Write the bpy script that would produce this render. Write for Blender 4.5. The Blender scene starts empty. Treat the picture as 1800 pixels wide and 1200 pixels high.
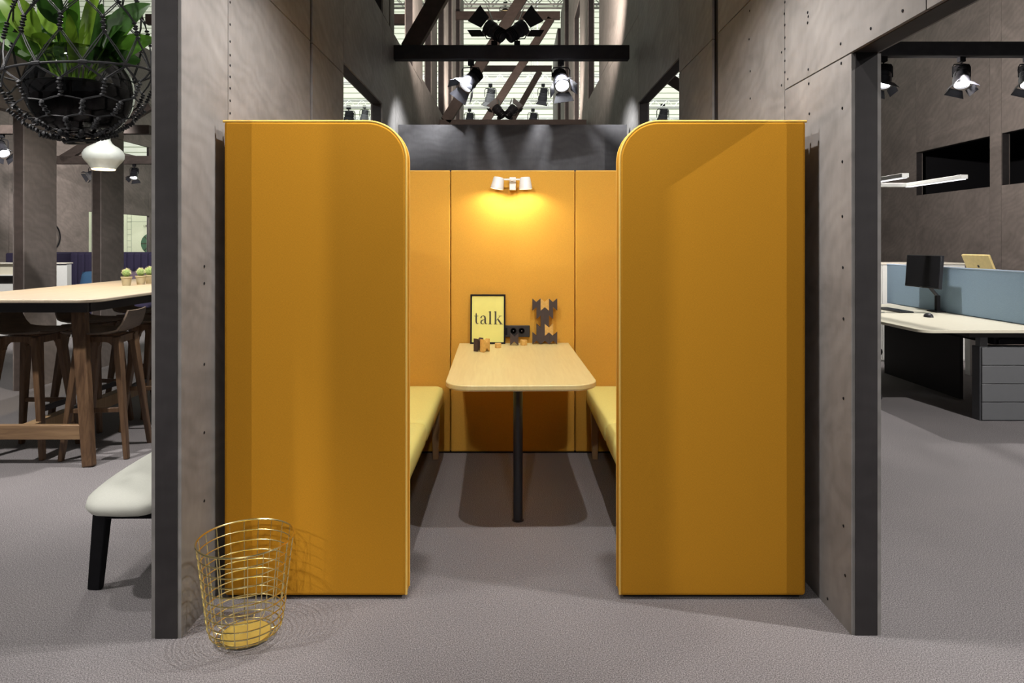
import bpy, math, random
from mathutils import Vector, Matrix, Quaternion
random.seed(7)
PI = math.pi
sc = bpy.context.scene
COL = sc.collection
F = 1200.0; PX = 901.0; PY = 428.0; CH = 1.40     # 24 mm lens on 36 mm film; horizon row; eye height
def X(px, Y): return (px-PX)*Y/F
def Z(py, Y): return CH-(py-PY)*Y/F

# ------------------------------------------------------------------ camera, world, lights, exposure
cam = bpy.data.cameras.new('camera'); camo = bpy.data.objects.new('camera', cam); COL.objects.link(camo)
cam.lens = 24; cam.sensor_width = 36; cam.sensor_fit = 'HORIZONTAL'
camo.location = (0, 0, CH); camo.rotation_euler = (PI/2, 0, 0)
cam.shift_x = (900-PX)/1800; cam.shift_y = -(600-PY)/1800; cam.clip_end = 200; cam.clip_start = .05
sc.camera = camo
sc.view_settings.view_transform = 'Standard'; sc.view_settings.look = 'None'
sc.view_settings.gamma = 1; sc.view_settings.use_curve_mapping = False
sc.view_settings.exposure = 0.0
w = bpy.data.worlds.new('hall_air'); sc.world = w; w.use_nodes = True
bg = w.node_tree.nodes['Background']; bg.inputs[0].default_value = (.90, .92, .95, 1); bg.inputs[1].default_value = .07

def spot(name, loc, target, power, angle=90, blend=.4, size=.04, col=(1, .96, .92)):
    l = bpy.data.lights.new(name, 'SPOT'); l.energy = power; l.spot_size = math.radians(angle); l.spot_blend = blend
    l.shadow_soft_size = size; l.color = col
    o = bpy.data.objects.new(name, l); COL.objects.link(o); o.location = loc
    o.rotation_euler = (Vector(target)-Vector(loc)).to_track_quat('-Z', 'Y').to_euler()
    return o
def area(name, loc, target, power, sx, sy, col=(1, 1, 1)):
    l = bpy.data.lights.new(name, 'AREA'); l.shape = 'RECTANGLE'; l.size = sx; l.size_y = sy; l.energy = power; l.color = col
    o = bpy.data.objects.new(name, l); COL.objects.link(o); o.location = loc
    o.rotation_euler = (Vector(target)-Vector(loc)).to_track_quat('-Z', 'Y').to_euler()
    return o
WHT = (1, .955, .92)
spot('corridor_spot', (-.45, 2.56, 2.95), (-.25, 3.1, 0), 108, 142, .55, .025, WHT)
spot('corridor_spot', (.45, 2.56, 2.95), (.25, 3.1, 0), 108, 142, .55, .025, WHT)
spot('near_spot', (-.45, -1.75, 3.25), (-.95, 2.6, 1.2), 165, 52, .6, .04, WHT)
spot('near_spot', (.45, -1.75, 3.25), (.8, 2.6, 1.15), 148, 52, .6, .04, WHT)
spot('side_spot', (-3.0, -.87, 3.2), (-.85, 2.68, .9), 165, 36, .4, .006, WHT)
spot('side_spot', (3.0, -.87, 3.2), (.8, 2.68, .9), 170, 36, .4, .006, WHT)
spot('bar_spot', (-3.6, 3.2, 3.6), (-3.0, 5.6, .8), 450, 90, .6, .05, WHT)
spot('bar_spot', (-1.9, 4.6, 3.3), (-3.2, 5.0, .8), 270, 110, .6, .05, WHT)
spot('aisle_spot', (-2.4, 1.4, 3.6), (-2.3, 2.4, 0), 270, 60, .6, .05, WHT)
spot('planter_fill', (-2.1, 2.1, 3.85), (-1.66, 2.62, 2.2), 120, 44, .5, .04, WHT)  # unseen lamp added to brighten the leaves
spot('planter_fill', (-2.3, 4.4, 3.8), (-1.66, 2.62, 2.2), 160, 30, .5, .04, WHT)  # second added lamp for the leaves, from behind
spot('lounge_spot', (-5.6, 8.0, 3.6), (-7.4, 11.6, 1.0), 700, 90, .6, .06, WHT)
spot('lounge_spot', (-6.6, 12.9, 2.75), (-9.0, 14.2, 2.2), 220, 120, .7, .06, (1, .9, .85))
spot('banner_fill', (-10.2, 15.6, 3.3), (-10.2, 18, 1.6), 300, 110, .6, .06, (1, 1, .92))  # added lamp, only there to make the banner look lit
spot('office_spot', (3.2, 6.6, 3.1), (4.2, 6.0, .7), 175, 100, .6, .04, WHT)
spot('office_spot', (4.4, 6.6, 3.1), (4.6, 6.4, .7), 100, 110, .6, .04, WHT)
spot('office_spot', (3.4, 7.05, 3.10), (6.2, 9.0, 2.4), 360, 140, .8, .04, (1, .92, .86))
spot('office_spot', (4.2, 1.6, 3.3), (3.0, 4.2, 0), 720, 100, .6, .05, WHT)
spot('rear_spot', (-.45, 6.62, 3.10), (-.80, 7.0, 2.3), 150, 96, .7, .03, (.95, .97, 1))
spot('rear_spot', (.45, 6.62, 3.10), (.80, 7.0, 2.3), 150, 96, .7, .03, (.95, .97, 1))
for gx in (-1, 1):
    spot('gallery_spot', (gx*.3, 7.3, 3.75), (gx*1.25, 8.8, 5.0), 260, 130, .7, .05, (1, .82, .70))
    spot('gallery_spot', (gx*.3, 11.6, 3.75), (gx*1.25, 13.6, 5.2), 260, 130, .7, .05, (1, .82, .70))
area('hall_fill', (0, 20, 12), (0, 46, 6), 8000, 50, 5, (.99, 1, .95))  # added wide area lamp that brightens the hall end wall
area('hall_fill', (0, 34, 4), (0, 46, 6), 2500, 60, 3, (.99, 1, .96))  # lower added area lamp for the same wall

# ------------------------------------------------------------------ materials
def newmat(name):
    m = bpy.data.materials.new(name); m.use_nodes = True
    nt = m.node_tree; return m, nt, nt.nodes['Principled BSDF']
def N(nt, t, **kw):
    n = nt.nodes.new(t)
    for k, v in kw.items(): setattr(n, k, v)
    return n
def coords(nt, scale=(1, 1, 1), rot=(0, 0, 0)):
    tc = N(nt, 'ShaderNodeTexCoord'); mp = N(nt, 'ShaderNodeMapping')
    nt.links.new(tc.outputs['Object'], mp.inputs[0]); mp.inputs['Scale'].default_value = scale; mp.inputs['Rotation'].default_value = rot
    return mp.outputs[0]
def ramp(nt, fac, stops):
    r = N(nt, 'ShaderNodeValToRGB'); nt.links.new(fac, r.inputs[0])
    el = r.color_ramp.elements
    while len(el) < len(stops): el.new(.5)
    for e, (p, c) in zip(el, stops): e.position = p; e.color = (*c, 1)
    return r.outputs[0]
def noise(nt, vec, scale, detail=4, rough=.5, dist=0):
    n = N(nt, 'ShaderNodeTexNoise'); nt.links.new(vec, n.inputs['Vector'])
    n.inputs['Scale'].default_value = scale; n.inputs['Detail'].default_value = detail
    n.inputs['Roughness'].default_value = rough; n.inputs['Distortion'].default_value = dist
    return n.outputs['Fac']
def bump(nt, p, h, strength=.3, dist=.002):
    b = N(nt, 'ShaderNodeBump'); nt.links.new(h, b.inputs['Height']); b.inputs['Strength'].default_value = strength
    b.inputs['Distance'].default_value = dist; nt.links.new(b.outputs[0], p.inputs['Normal'])
def mixc(nt, fac, a, b, mode='MIX'):
    m = N(nt, 'ShaderNodeMix', data_type='RGBA', blend_type=mode)
    if isinstance(fac, float): m.inputs[0].default_value = fac
    else: nt.links.new(fac, m.inputs[0])
    for i, v in ((6, a), (7, b)):
        if isinstance(v, tuple): m.inputs[i].default_value = (*v, 1)
        else: nt.links.new(v, m.inputs[i])
    return m.outputs[2]
def plain(name, col, rough=.5, metal=0, emit=None, es=0, var=.06, sc_=30, spec=.5, coat=0):
    m, nt, p = newmat(name)
    p.inputs['Roughness'].default_value = rough; p.inputs['Metallic'].default_value = metal
    p.inputs['Specular IOR Level'].default_value = spec; p.inputs['Coat Weight'].default_value = coat
    v = coords(nt); n = noise(nt, v, sc_, 3)
    c = ramp(nt, n, [(.3, tuple(x*(1-var) for x in col)), (.7, tuple(min(1, x*(1+var)) for x in col))])
    nt.links.new(c, p.inputs['Base Color'])
    if emit: p.inputs['Emission Color'].default_value = (*emit, 1); p.inputs['Emission Strength'].default_value = es
    return m
def plywood(name, col, dark=.72):
    m, nt, p = newmat(name)
    oi = N(nt, 'ShaderNodeObjectInfo')
    tc = N(nt, 'ShaderNodeTexCoord'); ad = N(nt, 'ShaderNodeVectorMath', operation='ADD')
    cb = N(nt, 'ShaderNodeCombineXYZ'); ml = N(nt, 'ShaderNodeMath', operation='MULTIPLY'); ml.inputs[1].default_value = 37
    nt.links.new(oi.outputs['Random'], ml.inputs[0])
    for i in range(3): nt.links.new(ml.outputs[0], cb.inputs[i])
    nt.links.new(tc.outputs['Object'], ad.inputs[0]); nt.links.new(cb.outputs[0], ad.inputs[1])
    mp = N(nt, 'ShaderNodeMapping'); nt.links.new(ad.outputs[0], mp.inputs[0]); mp.inputs['Scale'].default_value = (1.2, .9, 1.3)
    v = mp.outputs[0]
    big = noise(nt, v, 2.2, 4, .55, 1.2)
    wv = N(nt, 'ShaderNodeTexWave', wave_type='RINGS'); nt.links.new(v, wv.inputs['Vector'])
    wv.inputs['Scale'].default_value = 3.2; wv.inputs['Distortion'].default_value = 16; wv.inputs['Detail'].default_value = 3; wv.inputs['Detail Scale'].default_value = .8
    mp2 = N(nt, 'ShaderNodeMapping'); nt.links.new(ad.outputs[0], mp2.inputs[0]); mp2.inputs['Scale'].default_value = (60, 26, 9)
    fine = noise(nt, mp2.outputs[0], 1.4, 4, .6)
    c1 = ramp(nt, big, [(.25, tuple(x*dark for x in col)), (.75, tuple(x*1.16 for x in col))])
    g = ramp(nt, wv.outputs[0], [(.0, (.84, .84, .84)), (.6, (1, 1, 1)), (1, (1.08, 1.08, 1.08))])
    f = ramp(nt, fine, [(.3, (.94, .94, .94)), (.7, (1.04, 1.04, 1.04))])
    c = mixc(nt, 1.0, mixc(nt, .45, c1, g, 'MULTIPLY'), f, 'MULTIPLY')
    nt.links.new(c, p.inputs['Base Color']); p.inputs['Roughness'].default_value = .62
    p.inputs['Specular IOR Level'].default_value = .3
    bump(nt, p, fine, .12, .001)
    return m
def fabric(name, col, scale=520, amount=.22):
    m, nt, p = newmat(name)
    tc = N(nt, 'ShaderNodeTexCoord')
    outs = []
    for sca in ((1, 1, 6), (6, 6, 1)):
        mp = N(nt, 'ShaderNodeMapping'); nt.links.new(tc.outputs['Object'], mp.inputs[0]); mp.inputs['Scale'].default_value = sca
        outs.append(noise(nt, mp.outputs[0], scale/3.2, 2, .6))
    av = N(nt, 'ShaderNodeMath', operation='ADD'); nt.links.new(outs[0], av.inputs[0]); nt.links.new(outs[1], av.inputs[1])
    hf = N(nt, 'ShaderNodeMath', operation='MULTIPLY'); nt.links.new(av.outputs[0], hf.inputs[0]); hf.inputs[1].default_value = .5
    c = ramp(nt, hf.outputs[0], [(.36, tuple(x*(1-amount) for x in col)), (.64, tuple(min(1, x*(1+amount)) for x in col))])
    nt.links.new(c, p.inputs['Base Color']); p.inputs['Roughness'].default_value = .9; p.inputs['Specular IOR Level'].default_value = .15
    p.inputs['Sheen Weight'].default_value = .1; p.inputs['Sheen Tint'].default_value = (*col, 1)
    bump(nt, p, hf.outputs[0], .35, .001)
    return m
def wood(name, col, dark, scale=(3, 40, 40), rough=.45):
    m, nt, p = newmat(name)
    v = coords(nt, scale); n = noise(nt, v, 1, 5, .6, .6)
    c = ramp(nt, n, [(.3, dark), (.65, col)])
    nt.links.new(c, p.inputs['Base Color']); p.inputs['Roughness'].default_value = rough
    bump(nt, p, n, .08, .001)
    return m
def carpet():
    m, nt, p = newmat('grey_carpet')
    v = coords(nt); a = noise(nt, v, 240, 2, .7); b = noise(nt, v, 1.3, 3, .5)
    c = ramp(nt, a, [(.34, (.095, .088, .090)), (.5, (.205, .192, .194)), (.68, (.39, .37, .37))])
    d = ramp(nt, b, [(.3, (.92, .92, .93)), (.7, (1.05, 1.04, 1.04))])
    nt.links.new(mixc(nt, 1.0, c, d, 'MULTIPLY'), p.inputs['Base Color']); p.inputs['Roughness'].default_value = .95
    p.inputs['Specular IOR Level'].default_value = .1
    bump(nt, p, a, .14, .003)
    return m
M = {}
M['ply'] = plywood('grey_stained_plywood', (.25, .238, .228))
M['plyd'] = plywood('brown_grey_plywood', (.215, .185, .17))
M['board'] = plywood('dark_grey_board', (.15, .145, .15))
M['core'] = plywood('dark_stained_timber', (.038, .034, .035))
M['beam'] = plywood('black_stained_beam', (.040, .039, .043))
M['brace'] = plywood('brown_black_beam', (.085, .066, .058))
M['carpet'] = carpet()
M['yellow'] = fabric('mustard_yellow_fabric', (.60, .278, .020), amount=.14)
M['yellowb'] = fabric('golden_back_fabric', (.60, .325, .05), amount=.12)
M['seatf'] = fabric('lemon_seat_fabric', (.80, .73, .24), 600, .08)
M['pipe'] = fabric('lit_edge_piping', (.86, .56, .14), 600, .08)  # paler than the wings: brightness of the lit edges put into the colour
M['oak'] = wood('pale_oak', (.74, .64, .31), (.68, .57, .26), (60, 4, 30), .38)
M['oakedge'] = wood('pale_oak_edge', (.78, .60, .36), (.66, .48, .26), (60, 60, 20), .4)
M['ash'] = wood('ash_leg', (.42, .28, .15), (.34, .21, .10), (60, 60, 4))
M['walnut'] = wood('walnut', (.20, .115, .060), (.085, .045, .024), (45, 45, 3), .42)
M['walnuth'] = wood('walnut_rail', (.40, .25, .13), (.22, .13, .07), (3, 45, 45), .42)
M['shell'] = wood('grey_brown_veneer', (.17, .125, .09), (.10, .072, .053), (40, 6, 40), .4)
M['bartop'] = wood('bleached_oak', (.58, .49, .37), (.48, .40, .29), (50, 3, 30), .4)
M['black'] = plain('black_metal', (.018, .018, .022), .38)
M['blackm'] = plain('matt_black', (.012, .012, .014), .8, spec=.15)
M['dark'] = plain('dark_grey_lacquer', (.03, .027, .028), .5)
M['white'] = plain('white_lacquer', (.78, .79, .76), .4, var=.02)
M['whitew'] = plain('warm_white_lacquer', (.80, .76, .66), .4, var=.02)
M['lens'] = plain('lit_lamp_lens', (1, 1, 1), .3, emit=(1, 1, 1), es=14)
M['lensw'] = plain('warm_lamp_lens', (1, 1, 1), .3, emit=(1, .72, .35), es=5)
M['led'] = plain('led_strip', (1, 1, 1), .3, emit=(.95, .95, 1), es=1.6)
M['gold'] = plain('brass_wire', (.96, .84, .42), .22, 1.0, var=.03)
M['goldp'] = plain('satin_brass', (.80, .62, .16), .38, .7, var=.03)
M['steel'] = plain('brushed_steel', (.62, .63, .62), .3, 1.0)
M['alu'] = plain('truss_aluminium', (.55, .57, .55), .45, .6)
M['grey'] = plain('grey_lacquer', (.07, .073, .08), .45, var=.02)
M['greyl'] = plain('light_grey_lacquer', (.13, .135, .142), .45, var=.02)
M['deskw'] = plain('cream_desktop', (.74, .70, .56), .4, var=.02)
M['blue'] = fabric('light_blue_felt', (.26, .36, .46), 400, .12)
M['blueedge'] = fabric('pale_blue_edge', (.42, .52, .66), 400, .06)
M['navy'] = fabric('dark_violet_blue_fabric', (.042, .036, .072), 400, .2)
M['cushb'] = fabric('teal_blue_cushion', (.06, .14, .26), 400, .1)
M['cushm'] = fabric('mauve_cushion', (.16, .12, .16), 400, .2)
M['offwhite'] = fabric('off_white_wool', (.66, .67, .60), 500, .05)
M['siding'] = plain('pale_green_siding', (.74, .77, .67), .7, var=.03, sc_=2)
M['sidingd'] = plain('siding_joint', (.40, .44, .34), .8)
M['banner'] = plain('pale_green_banner', (.66, .70, .52), .6, var=.03)
M['green'] = plain('dark_green_print', (.06, .14, .08), .6)
M['greenl'] = plain('grey_print_line', (.32, .36, .28), .6)
M['screen'] = plain('dark_screen', (.016, .016, .018), .22)
M['ymon'] = plain('pale_yellow_shell', (.72, .56, .24), .4)
M['cord'] = plain('charcoal_cord', (.050, .051, .055), .55, var=.25, sc_=300)
M['soil'] = plain('dark_soil', (.010, .006, .006), .9, var=.5, sc_=60)
M['print'] = plain('yellow_print', (.70, .69, .19), .5, var=.05, sc_=8)
M['ink'] = plain('black_ink', (.05, .05, .03), .7)
M['blkw'] = wood('golden_wood_block', (.66, .42, .12), (.50, .30, .07), (60, 60, 60))
M['blkd'] = plain('dark_brown_block', (.045, .032, .030), .6)
M['pot'] = plain('beige_clay', (.42, .36, .22), .7)
M['cactus'] = plain('cactus_green', (.20, .30, .10), .7, var=.4, sc_=90)
M['spine'] = plain('cream_spines', (.75, .72, .45), .7)
M['ceramic'] = plain('white_ceramic', (.42, .45, .42), .35, var=.03)
def leafmat(name, c):
    m, nt, p = newmat(name)
    v = coords(nt, (3, 3, 3)); n = noise(nt, v, 6, 3)
    cc = ramp(nt, n, [(.3, tuple(x*.7 for x in c)), (.7, tuple(x*1.2 for x in c))])
    nt.links.new(cc, p.inputs['Base Color']); p.inputs['Roughness'].default_value = .35
    t = N(nt, 'ShaderNodeBsdfTranslucent'); nt.links.new(cc, t.inputs[0])
    mx = N(nt, 'ShaderNodeMixShader'); mx.inputs[0].default_value = .35
    out = nt.nodes['Material Output']
    nt.links.new(p.outputs[0], mx.inputs[1]); nt.links.new(t.outputs[0], mx.inputs[2]); nt.links.new(mx.outputs[0], out.inputs[0])
    return m
M['leafd'] = leafmat('dark_green_leaf', (.045, .13, .02))
M['leaf'] = leafmat('green_leaf', (.10, .26, .025))
M['leafl'] = leafmat('light_green_leaf', (.26, .46, .04))
def glassmat():
    m, nt, p = newmat('clear_glass')
    g = N(nt, 'ShaderNodeBsdfGlossy'); g.inputs['Roughness'].default_value = .03
    t = N(nt, 'ShaderNodeBsdfTransparent'); t.inputs[0].default_value = (.80, .82, .84, 1)
    lw = N(nt, 'ShaderNodeLayerWeight'); lw.inputs[0].default_value = .35
    mx = N(nt, 'ShaderNodeMixShader'); nt.links.new(lw.outputs['Fresnel'], mx.inputs[0])
    nt.links.new(t.outputs[0], mx.inputs[1]); nt.links.new(g.outputs[0], mx.inputs[2]); nt.links.new(mx.outputs[0], nt.nodes['Material Output'].inputs[0])
    return m
M['glass'] = glassmat()

# ------------------------------------------------------------------ mesh helpers
class MB:
    def __init__(s): s.v = []; s.f = []
    def add(s, vs, fs, mat=None):
        b = len(s.v)
        for p in vs:
            p = Vector(p); s.v.append(mat @ p if mat else p)
        s.f += [tuple(i+b for i in f) for f in fs]; return s
    def box(s, x0, x1, y0, y1, z0, z1, mat=None):
        return s.add([(x0, y0, z0), (x1, y0, z0), (x1, y1, z0), (x0, y1, z0), (x0, y0, z1), (x1, y0, z1), (x1, y1, z1), (x0, y1, z1)],
                     [(0, 3, 2, 1), (4, 5, 6, 7), (0, 1, 5, 4), (1, 2, 6, 5), (2, 3, 7, 6), (3, 0, 4, 7)], mat)
    def bar(s, a, b, wa, da, wb=None, db=None, side=(1, 0, 0)):       # tapered rectangular bar from a to b
        a = Vector(a); b = Vector(b); wb = wa if wb is None else wb; db = da if db is None else db
        d = (b-a).normalized(); u = Vector(side); u = (u-d*u.dot(d)).normalized(); v = d.cross(u)
        vs = []
        for p, w_, t_ in ((a, wa, da), (b, wb, db)):
            for i, j in ((-1, -1), (1, -1), (1, 1), (-1, 1)): vs.append(p+u*(i*w_/2)+v*(j*t_/2))
        return s.add(vs, [(0, 3, 2, 1), (4, 5, 6, 7), (0, 1, 5, 4), (1, 2, 6, 5), (2, 3, 7, 6), (3, 0, 4, 7)])
    def tube(s, pts, r, seg=8, closed=False, r2=None):
        pts = [Vector(p) for p in pts]; n = len(pts); b = len(s.v); prev = None
        for i, p in enumerate(pts):
            if closed: d = pts[(i+1) % n]-pts[i-1]
            else: d = pts[min(i+1, n-1)]-pts[max(i-1, 0)]
            d.normalize()
            if prev is None:
                u = d.orthogonal().normalized()
            else:
                u = prev-d*prev.dot(d)
                u = u.normalized() if u.length > 1e-6 else d.orthogonal().normalized()
            prev = u; v = d.cross(u)
            rr = r if r2 is None else r+(r2-r)*i/(n-1)
            for k in range(seg):
                a = 2*PI*k/seg; s.v.append(p+u*(math.cos(a)*rr)+v*(math.sin(a)*rr))
        for i in range(n if closed else n-1):
            j = (i+1) % n
            for k in range(seg):
                l = (k+1) % seg; s.f.append((b+i*seg+k, b+i*seg+l, b+j*seg+l, b+j*seg+k))
        if not closed:
            s.f.append(tuple(b+k for k in range(seg))[::-1]); s.f.append(tuple(b+(n-1)*seg+k for k in range(seg)))
        return s
    def lathe(s, prof, seg=24, c=(0, 0, 0), mat=None):
        b = len(s.v); cx, cy, cz = c; n = len(prof)
        for r, z in prof:
            for k in range(seg):
                a = 2*PI*k/seg; p = Vector((cx+r*math.cos(a), cy+r*math.sin(a), cz+z)); s.v.append(mat @ p if mat else p)
        for i in range(n-1):
            for k in range(seg):
                l = (k+1) % seg; s.f.append((b+i*seg+k, b+i*seg+l, b+(i+1)*seg+l, b+(i+1)*seg+k))
        if prof[0][0] > 1e-5: s.f.append(tuple(b+k for k in range(seg))[::-1])
        if prof[-1][0] > 1e-5: s.f.append(tuple(b+(n-1)*seg+k for k in range(seg)))
        return s
    def prism(s, poly, fn, a, c):          # poly (u,v) extruded between a and c; fn(u,v,w)->xyz
        n = len(poly); b = len(s.v)
        for w_ in (a, c):
            for u, v in poly: s.v.append(Vector(fn(u, v, w_)))
        s.f.append(tuple(b+i for i in range(n))[::-1]); s.f.append(tuple(b+n+i for i in range(n)))
        for i in range(n):
            j = (i+1) % n; s.f.append((b+i, b+j, b+n+j, b+n+i))
        return s
    def build(s, name, mat, parent=None, org=None, bevel=0, smooth=False, seg=2, angle=35):
        if org is None: org = Vector(parent['_org']) if parent and '_org' in parent else Vector((0, 0, 0))
        org = Vector(org)
        me = bpy.data.meshes.new(name); me.from_pydata([v-org for v in s.v], [], s.f); me.update()
        o = bpy.data.objects.new(name, me); COL.objects.link(o); me.materials.append(mat)
        if parent: o.parent = parent; o['_org'] = list(org)
        else: o.location = org; o['_org'] = list(org)
        import bmesh as _b
        bm = _b.new(); bm.from_mesh(me); _b.ops.recalc_face_normals(bm, faces=bm.faces); bm.to_mesh(me); bm.free()
        if smooth or bevel:
            for p in me.polygons: p.use_smooth = True
            try: me.set_sharp_from_angle(angle=math.radians(angle))
            except Exception: pass
        if bevel:
            md = o.modifiers.new('bevel', 'BEVEL'); md.width = bevel; md.segments = seg; md.limit_method = 'ANGLE'; md.angle_limit = math.radians(30)
        return o
def tag(o, label=None, cat=None, group=None, kind=None):
    if label: o['label'] = label
    if cat: o['category'] = cat
    if group: o['group'] = group
    if kind: o['kind'] = kind
    return o
def thing(name, loc, label, cat, group=None):
    o = bpy.data.objects.new(name, None); COL.objects.link(o); o.location = loc; o['_org'] = list(loc); o.empty_display_size = .05
    return tag(o, label, cat, group)
def local(name, label=None, cat=None, group=None):
    return thing(name, (0, 0, 0), label, cat, group)
def copy_tree(o, parent=None):
    c = o.copy(); COL.objects.link(c)
    if parent: c.parent = parent
    for ch in [k for k in bpy.data.objects if k.parent == o]: copy_tree(ch, c)
    return c
def place(o, loc, rz=0, rx=0, ry=0, label=None, s=None):
    o.location = loc; o.rotation_euler = (rx, ry, rz)
    if label: o['label'] = label
    if s: o.scale = (s, s, s)
    return o
def rrect(x0, x1, y0, y1, r, seg=8, corners=(1, 1, 1, 1)):      # ccw from x0,y0
    pts = []
    for (cx, cy, a0, on, px, py) in ((x0+r, y0+r, PI, corners[0], x0, y0), (x1-r, y0+r, 1.5*PI, corners[1], x1, y0), (x1-r, y1-r, 0, corners[2], x1, y1), (x0+r, y1-r, .5*PI, corners[3], x0, y1)):
        if on:
            for k in range(seg+1):
                a = a0+.5*PI*k/seg; pts.append((cx+r*math.cos(a), cy+r*math.sin(a)))
        else: pts.append((px, py))
    return pts
XY = lambda u, v, w_: (u, v, w_)
XZ = lambda u, v, w_: (u, w_, v)

# ------------------------------------------------------------------ setting
fl = MB().box(-26, 26, -6, 46, -.05, 0).build('floor', M['carpet'], org=(0, 4, 0)); tag(fl, kind='structure')

def side_wall(name, xi, xo, rects, mat, core='core', skin=.014, gap=.003):
    """wall running away from the viewer: xi inner face, xo outer face; rects (y0,y1,z0,z1,core_inset)"""
    sgn = 1 if xo > xi else -1
    y0 = min(r[0] for r in rects)
    cm = MB()
    for r in rects: cm.box(min(xi+sgn*skin, xo-sgn*skin), max(xi+sgn*skin, xo-sgn*skin), r[0], r[1], r[2], r[3])
    wall = cm.build(name, M[core], org=(xi, y0, 0)); tag(wall, kind='structure')
    for r in rects:
        g = gap
        for xa, xb in ((xi, xi+sgn*skin), (xo-sgn*skin, xo)):
            MB().box(min(xa, xb), max(xa, xb), r[0]+g, r[1]-g, r[2]+(g if r[2] > 0 else 0), r[3]-g).build('plywood_panel', M[mat], wall)
    return wall
def screws(wall, x, spots, sgn):
    m = MB()
    for y, z in spots:
        m.lathe([(.0055, 0), (.0055, .0012), (.003, .0016)], 8, mat=Matrix.Translation((x, y, z)) @ Matrix.Rotation(sgn*PI/2, 4, 'Y'))
    o = m.build('screw_head', M['blackm'], wall); o['kind'] = 'stuff'

H = 7.2
LX, LO, RX, RO = -1.175, -1.281, 1.212, 1.318
ZW = 3.48
Lr = [(2.419, 2.82, 0, 4.0), (2.82, 3.965, 0, 2.578), (2.82, 3.965, 2.578, 5.0), (2.419, 2.82, 4.0, H), (2.82, 3.965, 5.0, H),
      (4.01, 4.747, 0, 2.578), (4.01, 4.747, 2.578, 5.0), (4.01, 4.747, 5.0, H),
      (4.747, 6.157, 2.66, ZW), (6.157, 6.86, 0, ZW), (6.18, 6.5, ZW, H), (6.55, 6.78, ZW, H), (6.86, 8.02, 0, ZW), (8.02, 8.92, 0, ZW), (8.11, 8.92, ZW, H),
      (8.92, 10.4, 0, 3.55), (9.92, 10.62, 3.55, H), (10.4, 12.3, 0, 3.55), (11.75, 12.5, 3.55, H), (12.3, 14.3, 0, 3.55), (13.3, 14.1, 3.55, H), (14.3, 16.4, 0, 3.55), (15.3, 16.4, 3.55, H)]
wl = side_wall('wall_left', LX, LO, Lr, 'ply')
Rr = [(-1.2, .45, 2.083, 3.6), (.45, 2.0, 2.083, 3.6), (2.0, 3.04, 2.083, 3.6), (2.439, 3.04, 0, 2.083), (3.04, 4.029, 0, 2.64), (3.04, 4.029, 2.64, 5.0), (-1.2, 3.04, 3.6, 6.4), (3.04, 4.029, 5.0, H),
      (4.143, 4.97, 0, 2.64), (4.143, 4.97, 2.64, 3.9), (4.97, 6.576, 2.755, 3.9), (4.143, 6.576, 3.9, H), (6.576, 7.5, 0, 3.6), (6.576, 7.5, 3.6, H), (7.5, 8.6, 0, 3.6), (7.5, 8.6, 3.6, H), (8.6, 11.0, 0, 3.7), (8.6, 9.57, 3.7, H),
      (11.0, 13.5, 0, 3.7), (11.0, 12.3, 3.7, H), (12.3, 13.5, 5.85, H), (13.5, 16.0, 0, 3.7), (13.5, 14.7, 3.7, H), (16.0, 20.5, 0, 3.7), (15.9, 17.2, 3.7, H), (18.4, 20.5, 3.7, H)]
wr = side_wall('wall_right', RX, RO, Rr, 'ply')
for nm, x0, x1, ya, yb in (('trim_1', LO+.004, LX+.0-.02, 3.965, 4.01), ('trim_2', RX+.02, RO-.004, 4.029, 4.143)):
    o = MB().box(x0, x1, ya, yb, 0, H).build(nm, M['core'], org=(x0, ya, 0)); tag(o, kind='structure')
sl = []
for py in (4, 43, 73, 97, 115, 135, 155, 177, 199): sl.append((2.838, Z(py, 2.838)))
for py in (468, 498, 640, 760, 880): sl.append((2.60, Z(py, 2.6)))
screws(wl, LX+.0005, sl, 1)
sr = []
for px, py in ((1380, 4), (1379, 24), (1380, 44), (1380, 66), (1380, 86), (1380, 107), (1380, 127), (1374, 92), (1385, 139), (1374, 150), (1380, 189), (1420, 22), (1421, 29), (1420, 40), (1421, 122), (1422, 147), (1423, 200),
               (1478, 77), (1531, 50), (1587, 19), (1479, 111), (1481, 190), (1481, 284), (1481, 380), (1482, 470), (1483, 560), (1483, 700), (1483, 924), (1486, 1011), (1455, 1052), (1318, 19), (1317, 69), (1319, 125), (1319, 173)):
    Y = RX*F/(px-PX); sr.append((Y, Z(py, Y)))
screws(wr, RX-.0005, sr, -1)
# corridor wall on the camera side of the left doorway
side_wall('wall_front', LX, LO, [(-1.2, .2, 0, 3.0), (.2, 1.05, 0, 3.0)], 'ply')

# beams and braces
nb = [3]
def beam(x0, x1, y, z0, z1, d=.10, m='beam'):
    o = MB().box(x0, x1, y, y+d, z0, z1).build('trim_%d' % nb[0], M[m], org=((x0+x1)/2, y, z0), bevel=.006); nb[0] += 1
    return tag(o, kind='structure')
def brace(xa, za, xb, zb, y, w_=.17, d=.10, m='brace'):
    o = MB().bar((xa, y+d/2, za), (xb, y+d/2, zb), w_, d, side=(0, 0, 1)).build('trim_%d' % nb[0], M[m], org=(xa, y, za), bevel=.005); nb[0] += 1
    return tag(o, kind='structure')
YB = (6.74, 11.0, 15.2, 20.0)
beam(-1.195, 1.155, 6.74, 3.222, 3.362)
beam(1.33, 6.19, 6.72, 3.25, 3.39)
beam(LX, RX-.02, 11.0, 3.265, 3.40, m='brace')
beam(-1.33, 1.06, 15.2, 6.40, 6.575, m='brace')
beam(-1.25, 1.15, 20.0, 6.45, 6.62, m='brace')
brace(-1.03, 3.33, .75, 6.42, 6.75)
brace(-1.08, 3.38, .80, 6.42, 11.0)
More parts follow.
